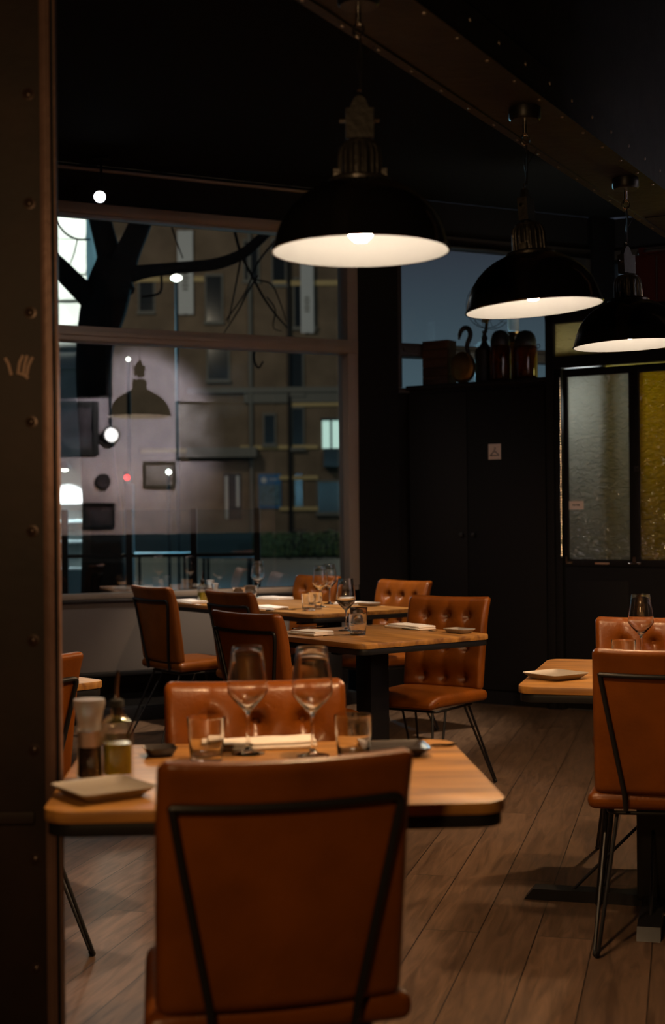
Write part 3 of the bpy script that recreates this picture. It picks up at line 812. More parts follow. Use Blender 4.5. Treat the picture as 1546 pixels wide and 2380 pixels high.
# ------------------------------------------------------------------ tables
TH = 0.75
TABS = []
def make_table(label, loc, rot, w, l, cols=((0, 0),), arm=0.36):
    TABS.append((loc, rot, w, l))
    r = thing('dining_table', label, 'table', (loc[0], loc[1], 0), -rot, 'oak topped dining tables')
    b = B(); prism(b, rounded_rect(w, l, 0.055), TH - 0.023, TH); obj('table_top', b, 'table', r, bevel=0.004)
    b = B(); po, pi_ = rounded_rect(w - 0.012, l - 0.012, 0.05), rounded_rect(w - 0.05, l - 0.05, 0.04)
    n = len(po)
    v = [[b.verts.new((p[0], p[1], z)) for p in q] for q, z in ((po, TH - 0.024), (po, TH - 0.048), (pi_, TH - 0.048), (pi_, TH - 0.024))]
    for a in range(4):
        for i in range(n): b.faces.new((v[a][i], v[a][(i + 1) % n], v[(a + 1) % 4][(i + 1) % n], v[(a + 1) % 4][i]))
    obj('steel_rim', b, 'black_metal', r, bevel=0.002)
    for cx, cy in cols:
        b = B(); box(b, (cx, cy, (TH - 0.056) / 2 + 0.012), (0.105, 0.105, TH - 0.056 - 0.024)); obj('column', b, 'black_metal', r, bevel=0.006)
        b = B(); box(b, (cx, cy, TH - 0.062), (0.42, 0.05, 0.012)); box(b, (cx, cy, TH - 0.074), (0.05, 0.42, 0.012)); obj('top_bracket', b, 'black_metal', r)
        b = B()
        for a in (0, PI / 2):
            mx = Matrix.Translation((cx, cy, 0)) @ Matrix.Rotation(a, 4, 'Z')
            for y0, y1 in ((-0.035, 0.035),):
                pl = [(-arm, 0.0), (arm, 0.0), (arm - 0.03, 0.036), (-arm + 0.03, 0.036)]
                lo = [b.verts.new(mx @ Vector((x, y0, z))) for x, z in pl]; hi = [b.verts.new(mx @ Vector((x, y1, z))) for x, z in pl]
                b.faces.new(lo); b.faces.new(hi[::-1])
                for i in range(4): b.faces.new((lo[i], hi[i], hi[(i + 1) % 4], lo[(i + 1) % 4]))
        obj('base', b, 'black_metal', r)
        for k in range(4):
            mx = Matrix.Translation((cx, cy, 0)) @ Matrix.Rotation(k * PI / 2, 4, 'Z')
            b = B(); tube(b, [mx @ Vector((arm * 0.62, 0, 0.034)), mx @ Vector((0.052, 0, 0.25))], 0.005, 8); obj('brace', b, 'black_metal', r)
    return r
T1 = make_table('foreground oak table with rounded corners and black steel rim', (-0.128, 2.925), -0.065, 0.845, 0.735)
T2 = make_table('square oak table in the middle of the room, one corner towards the camera', (0.170, 6.288), 0.922, 0.778, 0.732)
T3 = make_table('long oak table standing by the street window', (-0.276, 8.355), 0.93, 1.519, 0.723, ((-0.42, 0), (0.42, 0)), 0.28)
T4 = make_table('oak table at right with grey square plate on its corner', (1.035, 4.618), 0.266, 0.77, 0.85, arm=0.42)
T5 = make_table('oak table at left whose corner shows beside the half hidden chair', (-1.256, 4.574), PI / 4, 0.75, 0.75)
T6 = make_table('oak table far left whose edge just shows beside the rusty column', (-1.890, 7.175), PI / 4, 0.75, 0.75)

# ------------------------------------------------------------------ table ware
def place(px, py, m=0.055, z=TH):
    """a spot on the table top seen there, kept at least m inside the table's edge"""
    p = at(px, py, z); best = None
    for (tx_, ty_), rot, w, l in TABS:
        dx, dy = p.x - tx_, p.y - ty_
        u = dx * math.cos(rot) - dy * math.sin(rot); v = dx * math.sin(rot) + dy * math.cos(rot)
        cu = max(-w / 2 + m, min(w / 2 - m, u)); cv = max(-l / 2 + m, min(l / 2 - m, v))
        e = (u - cu) ** 2 + (v - cv) ** 2
        if best is None or e < best[0]:
            best = (e, Vector((tx_ + cu * math.cos(rot) + cv * math.sin(rot), ty_ - cu * math.sin(rot) + cv * math.cos(rot), z + 0.0006)))
    return best[1]

def make_wine_glass(label):
    r = thing('wine_glass', label, 'wine glass', group='wine glasses laid on the tables')
    b = B()
    out = [(0.0, 0.0), (0.036, 0.0), (0.0365, 0.0015), (0.030, 0.003), (0.012, 0.007), (0.0045, 0.015), (0.0036, 0.04), (0.0038, 0.080), (0.006, 0.092),
           (0.019, 0.105), (0.035, 0.122), (0.0440, 0.135), (0.0450, 0.142), (0.0435, 0.165), (0.0385, 0.200), (0.0335, 0.236), (0.0335, 0.2366)]
    inn = [(0.0326, 0.2366), (0.0376, 0.200), (0.0425, 0.165), (0.0439, 0.1425), (0.0428, 0.136), (0.0335, 0.1232), (0.016, 0.1085), (0.004, 0.100), (0.0, 0.0995)]
    lathe(b, out + inn, 40); obj('glass', b, 'glass', r)
    return r
def make_tumbler(label):
    r = thing('water_tumbler', label, 'tumbler', group='water tumblers laid on the tables')
    b = B()
    lathe(b, [(0.0, 0.0), (0.033, 0.0), (0.035, 0.002), (0.0385, 0.05), (0.0415, 0.092), (0.0412, 0.0932), (0.0396, 0.0932), (0.0366, 0.05), (0.0335, 0.016), (0.031, 0.0125), (0.0, 0.0115)], 40)
    obj('glass', b, 'glass', r)
    return r
def repeat(maker, items):
    first = None
    for (px, py), lab, rz in items:
        if first is None: first = maker(lab); first.location = place(px, py); first.rotation_euler = (0, 0, rz)
        else: dup(first, place(px, py), rz, lab)
    return first

repeat(make_wine_glass, [((577, 1752), 'left of the two blurred wine glasses on the foreground table', 0),
    ((727, 1757), 'right of the two blurred wine glasses on the foreground table', 0),
    ((805, 1466), 'wine glass on the square middle table, behind a tumbler', 0),
    ((571, 1388), 'wine glass standing alone near the oil bottle on the long window table', 0),
    ((745, 1411), 'left wine glass of the close pair on the long window table', 0),
    ((766, 1404), 'right wine glass of the close pair on the long window table', 0),
    ((1494, 1532), 'wine glass on the right hand table', 0)])
repeat(make_tumbler, [((480, 1768), 'tumbler left of the wine glasses on the foreground table', 0),
    ((822, 1762), 'low tumbler right of the wine glasses on the foreground table', 0),
    ((832, 1476), 'tumbler in front of the wine glass on the square middle table', 0),
    ((834, 1458), 'tumbler whose dark rim shows behind the other on the square middle table', 0),
    ((556, 1401), 'left tumbler below the lone wine glass on the long window table', 0),
    ((582, 1396), 'right tumbler below the lone wine glass on the long window table', 0),
    ((718, 1420), 'left tumbler before the wine glass pair on the long window table', 0),
    ((733, 1416), 'right tumbler among the wine glass pair on the long window table', 0),
    ((1450, 1552), 'tumbler beside the wine glass on the right hand table', 0)])

def napkin(px, py, rz, lab, w=0.21, d=0.10, seed=0):
    r = thing('folded_napkin', lab, 'napkin', place(px, py, 0.07), rz, 'folded white napkins')
    def df(p):
        q = p.copy()
        q.z += 0.003 * math.sin(9 * p.x + seed) * (p.z > 0.004) + 0.002 * mnoise.noise(Vector((p.x * 20 + seed, p.y * 20, 0)))
        if q.z < 0.0006: q.z = 0.0006
        return q
    b = B(); rbox(b, (0, 0, 0.0045), (w, d, 0.008), 0.004, 14, df); obj('lower_fold', b, 'linen', r)
    b = B(); rbox(b, (0.008, 0.002, 0.0125), (w * 0.93, d * 0.93, 0.0085), 0.004, 14, df); obj('upper_fold', b, 'linen', r)
    return r
napkin(600, 1733, 0.10, 'folded napkin across the foreground table before the buttoned chair', 0.26, 0.10)
napkin(722, 1475, -0.92, 'napkin with a fork beside the wine glass on the square middle table', 0.20, 0.11, 1)
napkin(978, 1459, -0.92, 'napkin beside the grey tray on the square middle table', 0.24, 0.11, 2)
napkin(437, 1401, -0.93, 'napkin by the leftmost chair on the long window table', 0.20, 0.12, 3)
napkin(628, 1415, -0.93, 'napkin behind the turned chair on the long window table', 0.22, 0.11, 4)
napkin(662, 1391, -0.93, 'napkin at the far side of the long window table by the glass', 0.24, 0.12, 5)
napkin(862, 1402, -0.93, 'napkin behind the middle wine glass at right end of the window table', 0.19, 0.11, 6)
napkin(1545, 1545, -0.2, 'napkin cut by the right edge of the photo on the right hand table', 0.16, 0.10, 7)

def spoon(px, py, rz, lab):
    r = thing('spoon', lab, 'spoon', place(px, py), rz, 'table spoons')
    b = B()
    pts = [(-0.10, 0, 0.006), (-0.07, 0, 0.005), (-0.03, 0, 0.003), (0.02, 0, 0.004), (0.05, 0, 0.006)]
    tube(b, pts, [0.0055, 0.005, 0.0032, 0.0026, 0.004], 10)
    for v in b.verts: v.co.z = 0.0045 + (v.co.z - 0.0045) * 0.5
    obj('handle', b, 'chrome', r)
    b = B()
    lathe(b, [(0.0, -0.0055), (0.010, -0.0045), (0.016, -0.001), (0.0172, 0.0025), (0.0158, 0.0022), (0.009, -0.0025), (0.0, -0.004)], 24, Matrix.Translation((0.073, 0, 0.0062)) @ Matrix.Scale(1.55, 4, (1, 0, 0)))
    obj('bowl', b, 'chrome', r)
    return r
def fork(px, py, rz, lab, lift=0.0):
    p = place(px, py); p.z += lift
    r = thing('fork', lab, 'fork', p, rz, 'table forks')
    b = B(); tube(b, [(-0.10, 0, 0.005), (-0.05, 0, 0.0035), (0.02, 0, 0.003), (0.045, 0, 0.0035)], [0.0055, 0.0042, 0.0028, 0.003], 8)
    for v in b.verts: v.co.z = 0.0035 + (v.co.z - 0.0035) * 0.55
    obj('handle', b, 'chrome', r)
    b = B(); box(b, (0.052, 0, 0.0035), (0.018, 0.021, 0.002))
    for k in range(4): tube(b, [(0.058, -0.009 + 0.006 * k, 0.0035), (0.080, -0.009 + 0.006 * k, 0.002), (0.096, -0.0085 + 0.0057 * k, 0.0045)], [0.0019, 0.0017, 0.0008], 6)
    obj('tines', b, 'chrome', r)
    return r
spoon(798, 1478, 0.55, 'spoon lying in front of the tumbler on the square middle table')
spoon(880, 1457, 2.9, 'dark spoon left of the napkin on the square middle table')
spoon(598, 1391, 2.6, 'dark spoon behind the tumblers on the long window table')
spoon(706, 1416, 0.8, 'spoon left of the tumbler pair on the long window table')
fork(716, 1469, 0.85, 'fork on the napkin of the square middle table', 0.018)
fork(975, 1466, -0.75, 'fork before the napkin of the square middle table')
fork(655, 1419, 0.55, 'fork before the napkin behind the turned chair')
fork(905, 1405, -0.3, 'fork before the tray at right end of the window table')
fork(428, 1394, 0.9, 'fork behind the napkin by the leftmost chair')
fork(965, 1738, 0.2, 'fork glinting at the far right corner of the foreground table')

def square_plate(px, py, rz, lab, w=0.155, l=0.155, m='ceramic', cat='plate'):
    r = thing('square_plate', lab, cat, place(px, py, max(w, l) * 0.55), rz, 'square stoneware plates')
    b = B()
    def loop(w, l, rr, z):
        return [b.verts.new((x, y, z)) for x, y in rounded_rect(w, l, rr, 4)]
    ls = [loop(w * 0.72, l * 0.72, 0.012, 0.0), loop(w * 0.80, l * 0.80, 0.014, 0.004), loop(w, l, 0.014, 0.018), loop(w * 0.985, l * 0.985, 0.013, 0.0195), loop(w * 0.80, l * 0.80, 0.012, 0.008), loop(w * 0.4, l * 0.4, 0.01, 0.0065)]
    n = len(ls[0])
    b.faces.new(ls[0][::-1]); b.faces.new(ls[-1])
    for a, c in zip(ls, ls[1:]):
        for i in range(n): b.faces.new((a[i], a[(i + 1) % n], c[(i + 1) % n], c[i]))
    tag(obj('dish', b, m, r))
    return r
square_plate(240, 1848, 0.62, 'grey square plate turned on edge at left front of the foreground table')
square_plate(372, 1756, 0.3, 'small dark dish on the foreground table left of the buttoned chair', 0.07, 0.07, 'dark_ceramic', 'dish')
square_plate(915, 1752, 0.1, 'dark grey plate behind the big foreground chair, by the low tumbler', 0.15, 0.13, 'dark_ceramic')
square_plate(1082, 1470, -0.92, 'grey rectangular tray at right corner of the square middle table', 0.13, 0.09)
square_plate(912, 1405, -0.93, 'grey tray at right end of the long window table', 0.13, 0.09)
square_plate(1292, 1577, 0.62, 'grey square plate on the left corner of the right hand table')

def oil_bottle(px, py, rz, lab):
    r = thing('oil_bottle', lab, 'oil bottle', place(px, py), rz, 'olive oil bottles')
    b = B()
    prof = [(0.060, 0.0), (0.062, 0.003), (0.062, 0.100), (0.058, 0.113), (0.040, 0.124), (0.026, 0.128), (0.026, 0.140)]
    def lo(w, z): return [b.verts.new((x, y, z)) for x, y in rounded_rect(w, w, min(0.016, w * 0.42), 5)]
    ls = [lo(w, z) for w, z in prof] + [lo(w - 0.005, z) for w, z in ((0.026, 0.140), (0.026, 0.127), (0.040, 0.122), (0.057, 0.111), (0.059, 0.100), (0.059, 0.010))]
    n = len(ls[0]); b.faces.new(ls[0][::-1]); b.faces.new(ls[-1])
    for a, c in zip(ls, ls[1:]):
        for i in range(n): b.faces.new((a[i], a[(i + 1) % n], c[(i + 1) % n], c[i]))
    obj('bottle_glass', b, 'bottle', r)
    b = B(); prism(b, rounded_rect(0.0535, 0.0535, 0.012, 5), 0.0102, 0.070); obj('oil', b, 'oil', r)
    b = B(); lathe(b, [(0.0, 0.126), (0.009, 0.126), (0.010, 0.142), (0.015, 0.144), (0.014, 0.156), (0.006, 0.160), (0.0, 0.160)], 20); obj('stopper', b, 'rubber', r)
    b = B(); tube(b, [(0, 0, 0.155), (0, 0, 0.185), (0.003, 0, 0.215)], [0.0042, 0.0036, 0.003], 10); obj('spout', b, 'chrome', r)
    return r
def grinder(px, py, lab, fill='pepper', group='glass spice grinders'):
    r = thing('spice_grinder', lab, 'grinder', place(px, py), 0, group)
    b = B(); lathe(b, [(0.0, 0.0), (0.027, 0.0), (0.028, 0.003), (0.025, 0.05), (0.025, 0.098), (0.0235, 0.098), (0.0235, 0.05), (0.0255, 0.006), (0.0, 0.006)], 28); obj('jar', b, 'bottle', r)
    b = B(); lathe(b, [(0.0, 0.0065), (0.0235, 0.0065), (0.0225, 0.05), (0.0225, 0.062), (0.0, 0.064)], 24); obj('filling', b, fill, r)
    b = B(); lathe(b, [(0.0, 0.066), (0.0225, 0.066), (0.0225, 0.096), (0.0, 0.096)], 24); obj('grinding_insert', b, 'salt', r)
    b = B(); lathe(b, [(0.0, 0.098), (0.026, 0.098), (0.026, 0.105), (0.024, 0.112), (0.028, 0.135), (0.032, 0.150), (0.031, 0.160), (0.0, 0.163)], 24)
    obj('cap', b, 'frost', r)
    return r
grinder(176, 1812, 'blurred pepper grinder at the left edge of the foreground table')
oil_bottle(273, 1808, 0.3, 'olive oil bottle beside the pepper grinder on the foreground table')
o2 = oil_bottle(471, 1401, 0.6, 'olive oil bottle on the long window table'); o2.scale = (0.9,) * 3
g2 = grinder(489, 1396, 'spice grinder just right of the oil bottle on the long window table', 'salt'); g2.scale = (0.8,) * 3
g3 = grinder(500, 1399, 'shorter pale spice grinder, rightmost of the condiments on the window table', 'salt'); g3.scale = (0.72,) * 3

# ------------------------------------------------------------------ black cupboard and what stands on it
SA = math.atan2(DU.y, DU.x)
cb = thing('corner_cupboard', 'tall black two door cupboard with a coat hanger sign', 'cupboard', D0 + DU * -0.2, SA)
cs0, cs1, CH = -0.55, 0.506, 2.165
b = B(); prism(b, [(cs0 + 0.02, 0.0), (cs1, 0.0), (cs1, 0.33), (cs0 + 0.245, 0.33)], 0.0, CH - 0.03); obj('carcass', b, 'black_wood', cb)
b = B(); prism(b, [(cs0, -0.022), (cs1 + 0.005, -0.022), (cs1 + 0.005, 0.335), (cs0 + 0.25, 0.335)], CH - 0.03, CH); obj('top', b, 'black_wood', cb, bevel=0.004)
mid = -0.075
for k, (a, c) in enumerate(((cs0 + 0.025, mid - 0.002), (mid + 0.002, cs1 - 0.004))):
    b = B(); box(b, ((a + c) / 2, -0.009, CH / 2 + 0.02), (c - a, 0.018, CH - 0.16)); d = obj('door', b, 'black_wood', cb, bevel=0.004)
    b = B(); hx = mid + (-0.045 if k == 0 else 0.045)
    lathe(b, [(0.0, 0.0), (0.006, 0.0), (0.006, 0.014), (0.014, 0.018), (0.015, 0.024), (0.0, 0.028)], 16, Matrix.Translation((hx, -0.018, 1.135)) @ Matrix.Rotation(PI / 2, 4, 'X'))
    obj('knob', b, 'iron', d)
q = DMX.inverted() @ pt(1166, 1051, 9.55)
sg = thing('coat_hanger_sign', 'small square sign with a clothes hanger pictogram on the black cupboard', 'sign', DMX @ Vector((q.x, 0.0, q.z)) + DN * 0.020, SA)
b = B(); box(b, (0, -0.002, 0), (0.092, 0.004, 0.105)); obj('plate', b, 'paper', sg, bevel=0.001)
b = B(); tube(b, fillet([(-0.036, -0.005, -0.026), (0.036, -0.005, -0.026), (0.0, -0.005, 0.006)], 0.012, 4, True) + [(-0.03, -0.005, -0.026)], 0.0025, 6)
tube(b, [(0, -0.005, 0.006), (0, -0.005, 0.014), (0.006, -0.005, 0.020), (0.004, -0.005, 0.028), (-0.003, -0.005, 0.028)], 0.0022, 6); obj('pictogram', b, 'ink', sg)

def on_cupboard(px, dist):
    """a point on the cupboard top below that picture column, set back by dist from its front"""
    dd = 9.5
    for _ in range(20):
        p = pt(px, 900, dd); n = (p - D0).dot(DN); dd += (n + dist) * 0.9
    return Vector((p.x, p.y, CH))
p = on_cupboard(1022, 0.12)
r = thing('wooden_crate', 'dark wooden crate at the left end of the cupboard top', 'crate', p, SA)
for zz in (0.032, 0.094, 0.156, 0.218, 0.280):
    b = B(); box(b, (0, -0.058, zz), (0.20, 0.010, 0.060)); box(b, (0, 0.058, zz), (0.20, 0.010, 0.060)); box(b, (-0.098, 0, zz), (0.010, 0.106, 0.060)); box(b, (0.098, 0, zz), (0.010, 0.106, 0.060)); obj('slat', b, 'crate', r, bevel=0.002)
b = B(); box(b, (0, 0, 0.006), (0.19, 0.11, 0.012)); obj('bottom', b, 'crate', r)
for sx in (-0.088, 0.088):
    for sy in (-0.048, 0.048):
        b = B(); box(b, (sx, sy, 0.155), (0.018, 0.016, 0.31)); obj('corner_post', b, 'crate', r)
p = on_cupboard(1080, 0.05)
r = thing('crane_hook', 'old crane hook with round pulley block on the cupboard', 'hook', p, SA)
b = B(); lathe(b, [(0.0, -0.035), (0.065, -0.035), (0.086, -0.02), (0.088, 0.02), (0.065, 0.035), (0.0, 0.035)], 32, Matrix.Translation((-0.01, 0, 0.108)) @ Matrix.Rotation(PI / 2, 4, 'X') @ Matrix.Scale(1.22, 4, (0, 1, 0))); obj('pulley_block', b, 'brass', r)
b = B()
hk = [(0.035, 0, 0.16), (0.035, 0, 0.20), (0.018, 0, 0.24), (0.028, 0, 0.28), (0.046, 0, 0.31), (0.048, 0, 0.345), (0.030, 0, 0.375), (0.000, 0, 0.378), (-0.026, 0, 0.358), (-0.036, 0, 0.325), (-0.040, 0, 0.30)]
tube(b, fillet(hk, 0.03, 4), [0.012 + 0.006 * math.sin(PI * k / (len(fillet(hk, 0.03, 4)) - 1)) if k < len(fillet(hk, 0.03, 4)) - 3 else 0.009 for k in range(len(fillet(hk, 0.03, 4)))], 10); obj('hook', b, 'iron', r)
p = on_cupboard(1127, 0.15)
r = thing('desk_fan', 'old wire caged desk fan standing behind the crane hook', 'fan', p, SA)
b = B(); lathe(b, [(0.0, 0.0), (0.068, 0.0), (0.068, 0.18), (0.068, 0.20), (0.064, 0.23), (0.03, 0.26), (0.018, 0.285), (0.024, 0.31), (0.014, 0.335), (0.018, 0.35), (0.012, 0.36), (0, 0.36)], 24); obj('stand', b, 'iron', r)
b = B(); cz = 0.535; fx_ = 0.05
lathe(b, [(0.0, -0.03), (0.035, -0.03), (0.035, 0.04), (0.0, 0.06)], 20, Matrix.Translation((fx_, 0.02, cz)) @ Matrix.Rotation(PI / 2, 4, 'X')); tube(b, [(0, 0.02, 0.35), (0.01, 0.02, 0.42), (fx_, 0.02, cz)], 0.012, 8); obj('motor', b, 'iron', r)
b = B()
for rr, yy in ((0.165, -0.04), (0.165, 0.03), (0.12, -0.065), (0.07, -0.075), (0.03, -0.08)):
    tube(b, [(fx_ + rr * math.cos(2 * PI * k / 28), yy, cz + rr * math.sin(2 * PI * k / 28)) for k in range(29)], 0.0022, 5, cap=False)
for k in range(14):
    a = 2 * PI * k / 14; c, s = math.cos(a), math.sin(a)
    tube(b, [(fx_ + 0.03 * c, -0.08, cz + 0.03 * s), (fx_ + 0.12 * c, -0.065, cz + 0.12 * s), (fx_ + 0.165 * c, -0.04, cz + 0.165 * s), (fx_ + 0.165 * c, 0.03, cz + 0.165 * s)], 0.0016, 5)
obj('cage', b, 'iron', r)
for k in range(4):
    a = 2 * PI * k / 4 + 0.3; b = B()
    mx = Matrix.Translation((fx_, -0.02, cz)) @ Matrix.Rotation(a, 4, 'Y') @ Matrix.Translation((0.075, 0, 0)) @ Matrix.Rotation(0.5, 4, 'X')
    box(b, (0, 0, 0), (0.11, 0.003, 0.075), mx); obj('blade', b, 'brass', r, bevel=0.001)
def demijohn(px, dist, lab, h=0.30, rad=0.066):
    r = thing('amber_jar', lab, 'jar', on_cupboard(px, dist), SA, 'amber glass jars on the cupboard')
    b = B(); lathe(b, [(0.0, 0.0), (rad * 0.95, 0.0), (rad, 0.008), (rad, h * 0.84), (rad * 0.95, h * 0.92), (rad * 0.84, h), (rad * 0.80, h), (rad * 0.90, h * 0.91), (rad * 0.95, h * 0.83), (rad * 0.95, 0.012), (0.0, 0.012)], 32); obj('jar_glass', b, 'amber', r)
    b = B(); lathe(b, [(rad * 0.86, h - 0.012), (rad * 0.90, h), (rad * 0.90, h + 0.03), (rad * 0.78, h + 0.065), (rad * 0.50, h + 0.092), (0.0, h + 0.102), (0.0, h + 0.001), (rad * 0.86, h + 0.001)], 28, closed=False); obj('lid', b, 'iron', r)
    b = B(); rr = [(rad + 0.013 + 0.012 * math.cos(a), 0, h * 0.94 + 0.014 * math.sin(a)) for a in [2 * PI * k / 14 for k in range(15)]]; tube(b, rr, 0.0025, 6, cap=False); obj('ring', b, 'iron', r)
    return r
demijohn(1222, 0.12, 'amber jar with domed dark lid, right one on the cupboard', 0.235, 0.082)
demijohn(1164, 0.11, 'amber jar with domed dark lid, left one on the cupboard', 0.25, 0.074)
r = thing('oil_lamp', 'old oil lamp with pale glass chimney between the amber jars', 'lamp', on_cupboard(1195, 0.26), SA)
b = B(); lathe(b, [(0.0, 0.0), (0.06, 0.0), (0.06, 0.02), (0.03, 0.05), (0.05, 0.12), (0.075, 0.20), (0.085, 0.27), (0.06, 0.31), (0.03, 0.33), (0.045, 0.35), (0.0, 0.355)], 28); obj('oil_font', b, 'brass', r)
b = B(); lathe(b, [(0.036, 0.355), (0.038, 0.40), (0.040, 0.46), (0.034, 0.56), (0.032, 0.56), (0.038, 0.46), (0.036, 0.40), (0.034, 0.355)], 28, closed=True); obj('chimney', b, 'frost', r)

# red box up on the screen wall
r = thing('red_cabinet', 'dark red lacquered metal box with carrying handle on the screen wall', 'box', DMX @ Vector((1.09, -0.03, 2.58)), SA)
b = B(); rbox(b, (0, 0, 0.155), (0.34, 0.10, 0.31), 0.014, 5); obj('body', b, 'red_paint', r)
b = B(); prism(b, rounded_rect(0.30, 0.08, 0.02), 0.31, 0.325); box(b, (-0.13, 0, 0.335), (0.035, 0.05, 0.05)); obj('lid', b, 'red_paint', r, bevel=0.003)
b = B(); tube(b, fillet([(-0.16, -0.01, 0.31), (-0.16, -0.01, 0.345), (0.12, -0.01, 0.345), (0.12, -0.01, 0.31)], 0.02, 4), 0.004, 8); obj('handle', b, 'iron', r)
b = B(); tube(b, [(-0.02, -0.052, 0.02), (-0.02, -0.052, 0.29)], 0.005, 8); obj('seam_strip', b, 'iron', r)

# ------------------------------------------------------------------ the street outside
GZ = -0.18
b = B(); box(b, (-4, 72, GZ - 0.1), (120, 125, 0.2)); st = obj('street', b, 'asphalt', smooth=False); tag(st, kind='structure')
# keep the street clear of the room
FD = 95.0
FK = FD / 31.0
def fx(px): return (px - 773) / F_PX * FD
def fz(py, px=773): return pt(px, py, FD).z
fb = thing('apartment_building', 'brown stucco building across the street with dark windows', 'building', (fx(420), FD, GZ))
FO = Vector((fx(420), FD, GZ))
def fbox(bm, x0, x1, y0, y1, n0, n1):
    box(bm, ((fx(x0) + fx(x1)) / 2 - FO.x, (n0 + n1) / 2 * FK, (fz(y0) + fz(y1)) / 2 - FO.z), (abs(fx(x1) - fx(x0)), abs(n1 - n0) * FK, abs(fz(y0) - fz(y1))))
b = B(); box(b, (-1.75 * FK, 1.0 * FK, 5.5 * FK), (12.5 * FK, 2.0 * FK, 11.0 * FK)); wl_ = obj('wall', b, 'stucco', fb, smooth=False)
b = B(); fbox(b, 570, 838, 905, 935, -0.10, 0.0); fbox(b, 440, 838, 900, 912, -0.16, 0.0); obj('cornice', b, 'grey_band', fb)
for x0, x1, y0, y1 in ((672, 836, 936, 944), (560, 740, 1034, 1043), (650, 740, 1105, 1114), (650, 740, 1177, 1186), (330, 470, 1040, 1049), (300, 480, 640, 652), (640, 836, 652, 664)):
    b = B(); fbox(b, x0, x1, y0, y1, -0.07, 0.0); obj('string_course', b, 'band', fb)
b = B(); fbox(b, 440, 600, 1040, 1062, -0.5, 0.0); obj('balcony', b, 'grey_band', fb)
for x0, x1, y0, y1 in ((488, 534, 806, 880), (680, 706, 812, 914), (617, 640, 964, 1030), (683, 706, 950, 1040), (485, 520, 640, 745), (690, 735, 650, 760), (575, 605, 560, 650), (640, 668, 560, 660), (330, 362, 640, 720), (740, 800, 1120, 1190)):
    b = B(); fbox(b, x0 - 4, x1 + 4, y0 - 5, y0, -0.08, 0.0); fbox(b, x0 - 6, x1 + 6, y1, y1 + 8, -0.14, 0.0); fbox(b, x0 - 4, x0, y0, y1, -0.06, 0); fbox(b, x1, x1 + 4, y0, y1, -0.06, 0)
    w = obj('window', b, 'grey_band', fb)
    b = B(); fbox(b, x0, x1, y0, y1, -0.03, 0.0); obj('pane', b, 'dark_window', w, smooth=False)
b = B(); fbox(b, 748, 796, 972, 978, -0.1, 0); fbox(b, 769, 774, 978, 1042, -0.06, 0); w = obj('window', b, 'dark_window', fb)
b = B(); fbox(b, 751, 769, 978, 1042, -0.03, 0); fbox(b, 774, 792, 978, 1042, -0.03, 0); obj('pane', b, 'lit_window', w, smooth=False)['label'] = 'lit pale green window pane'
b = B(); fbox(b, 754, 802, 1044, 1086, -0.45, 0.0); obj('balcony', b, 'dark_window', fb)
for x0, x1, y0, y1 in ((521, 562, 1098, 1205), (686, 704, 1100, 1182)):
    b = B(); fbox(b, x0, x1, y0, y1, -0.04, 0.0); d = obj('door', b, 'dark_window', fb)
    if x0 == 521:
        b = B(); fbox(b, 524, 531, 1104, 1204, -0.06, -0.04); fbox(b, 550, 557, 1104, 1176, -0.06, -0.04); obj('door_jamb', b, 'banner', d)
for px, w in ((586, 5), (676, 7)):
    b = B(); tube(b, [(fx(px) - FO.x, -0.1 * FK, 0.0), (fx(px) - FO.x, -0.1 * FK, 9.5 * FK)], 0.045 * FK, 8); obj('drainpipe', b, 'grey_band' if w == 5 else 'black_metal', fb)
ps = thing('street_poster', 'blue street poster with pale emblem, on the brown building', 'poster', (fx(628), FD - 0.16, fz(1180)))
b = B(); hh = fz(1100) - fz(1180); ww = fx(655) - fx(603); box(b, (0, 0.03, hh / 2), (ww, 0.06, hh)); obj('board', b, 'blue_poster', ps)
b = B(); box(b, (0, -0.012, hh * 0.38), (ww * 0.92, 0.03, hh * 0.60)); obj('print', b, 'poster_photo', ps)
b = B(); lathe(b, [(0, 0), (ww * 0.13, 0), (ww * 0.13, 0.03), (0, 0.03)], 20, Matrix.Translation((-ww * 0.26, 0.001, hh * 0.82)) @ Matrix.Rotation(PI / 2, 4, 'X'))
for k in range(4): box(b, (ww * (0.02 + 0.09 * k), -0.012, hh * 0.84), (ww * 0.055, 0.03, hh * 0.055))
obj('emblem', b, 'banner', ps)
for (x0, x1, y0, y1, lab) in ((420, 456, 536, 730, 'pale vertical banner left of the big tree branch on the brown building'), (704, 734, 606, 776, 'pale vertical banner behind the nearest pendant lamp, on the brown building')):
    r = thing('wall_banner', lab, 'banner', (fx((x0 + x1) / 2), FD - 0.55, fz(y1)), 0, 'vertical banners on the building')
    h, w = fz(y0) - fz(y1), fx(x1) - fx(x0)
    b = B(); box(b, (0, 0, h / 2), (w, 0.02, h)); obj('cloth', b, 'banner', r)
    b = B(); box(b, (0, 0.27, h), (0.08, 0.56, 0.08)); box(b, (0, 0.27, 0.04), (0.08, 0.56, 0.08)); obj('bracket', b, 'iron', r)
    b = B()
    for k in range(5): box(b, (0, -0.013, h * (0.30 + 0.045 * k)), (w * (0.34 + 0.08 * (k % 2)), 0.006, h * 0.026))
    obj('lettering', b, 'grey_band', r)
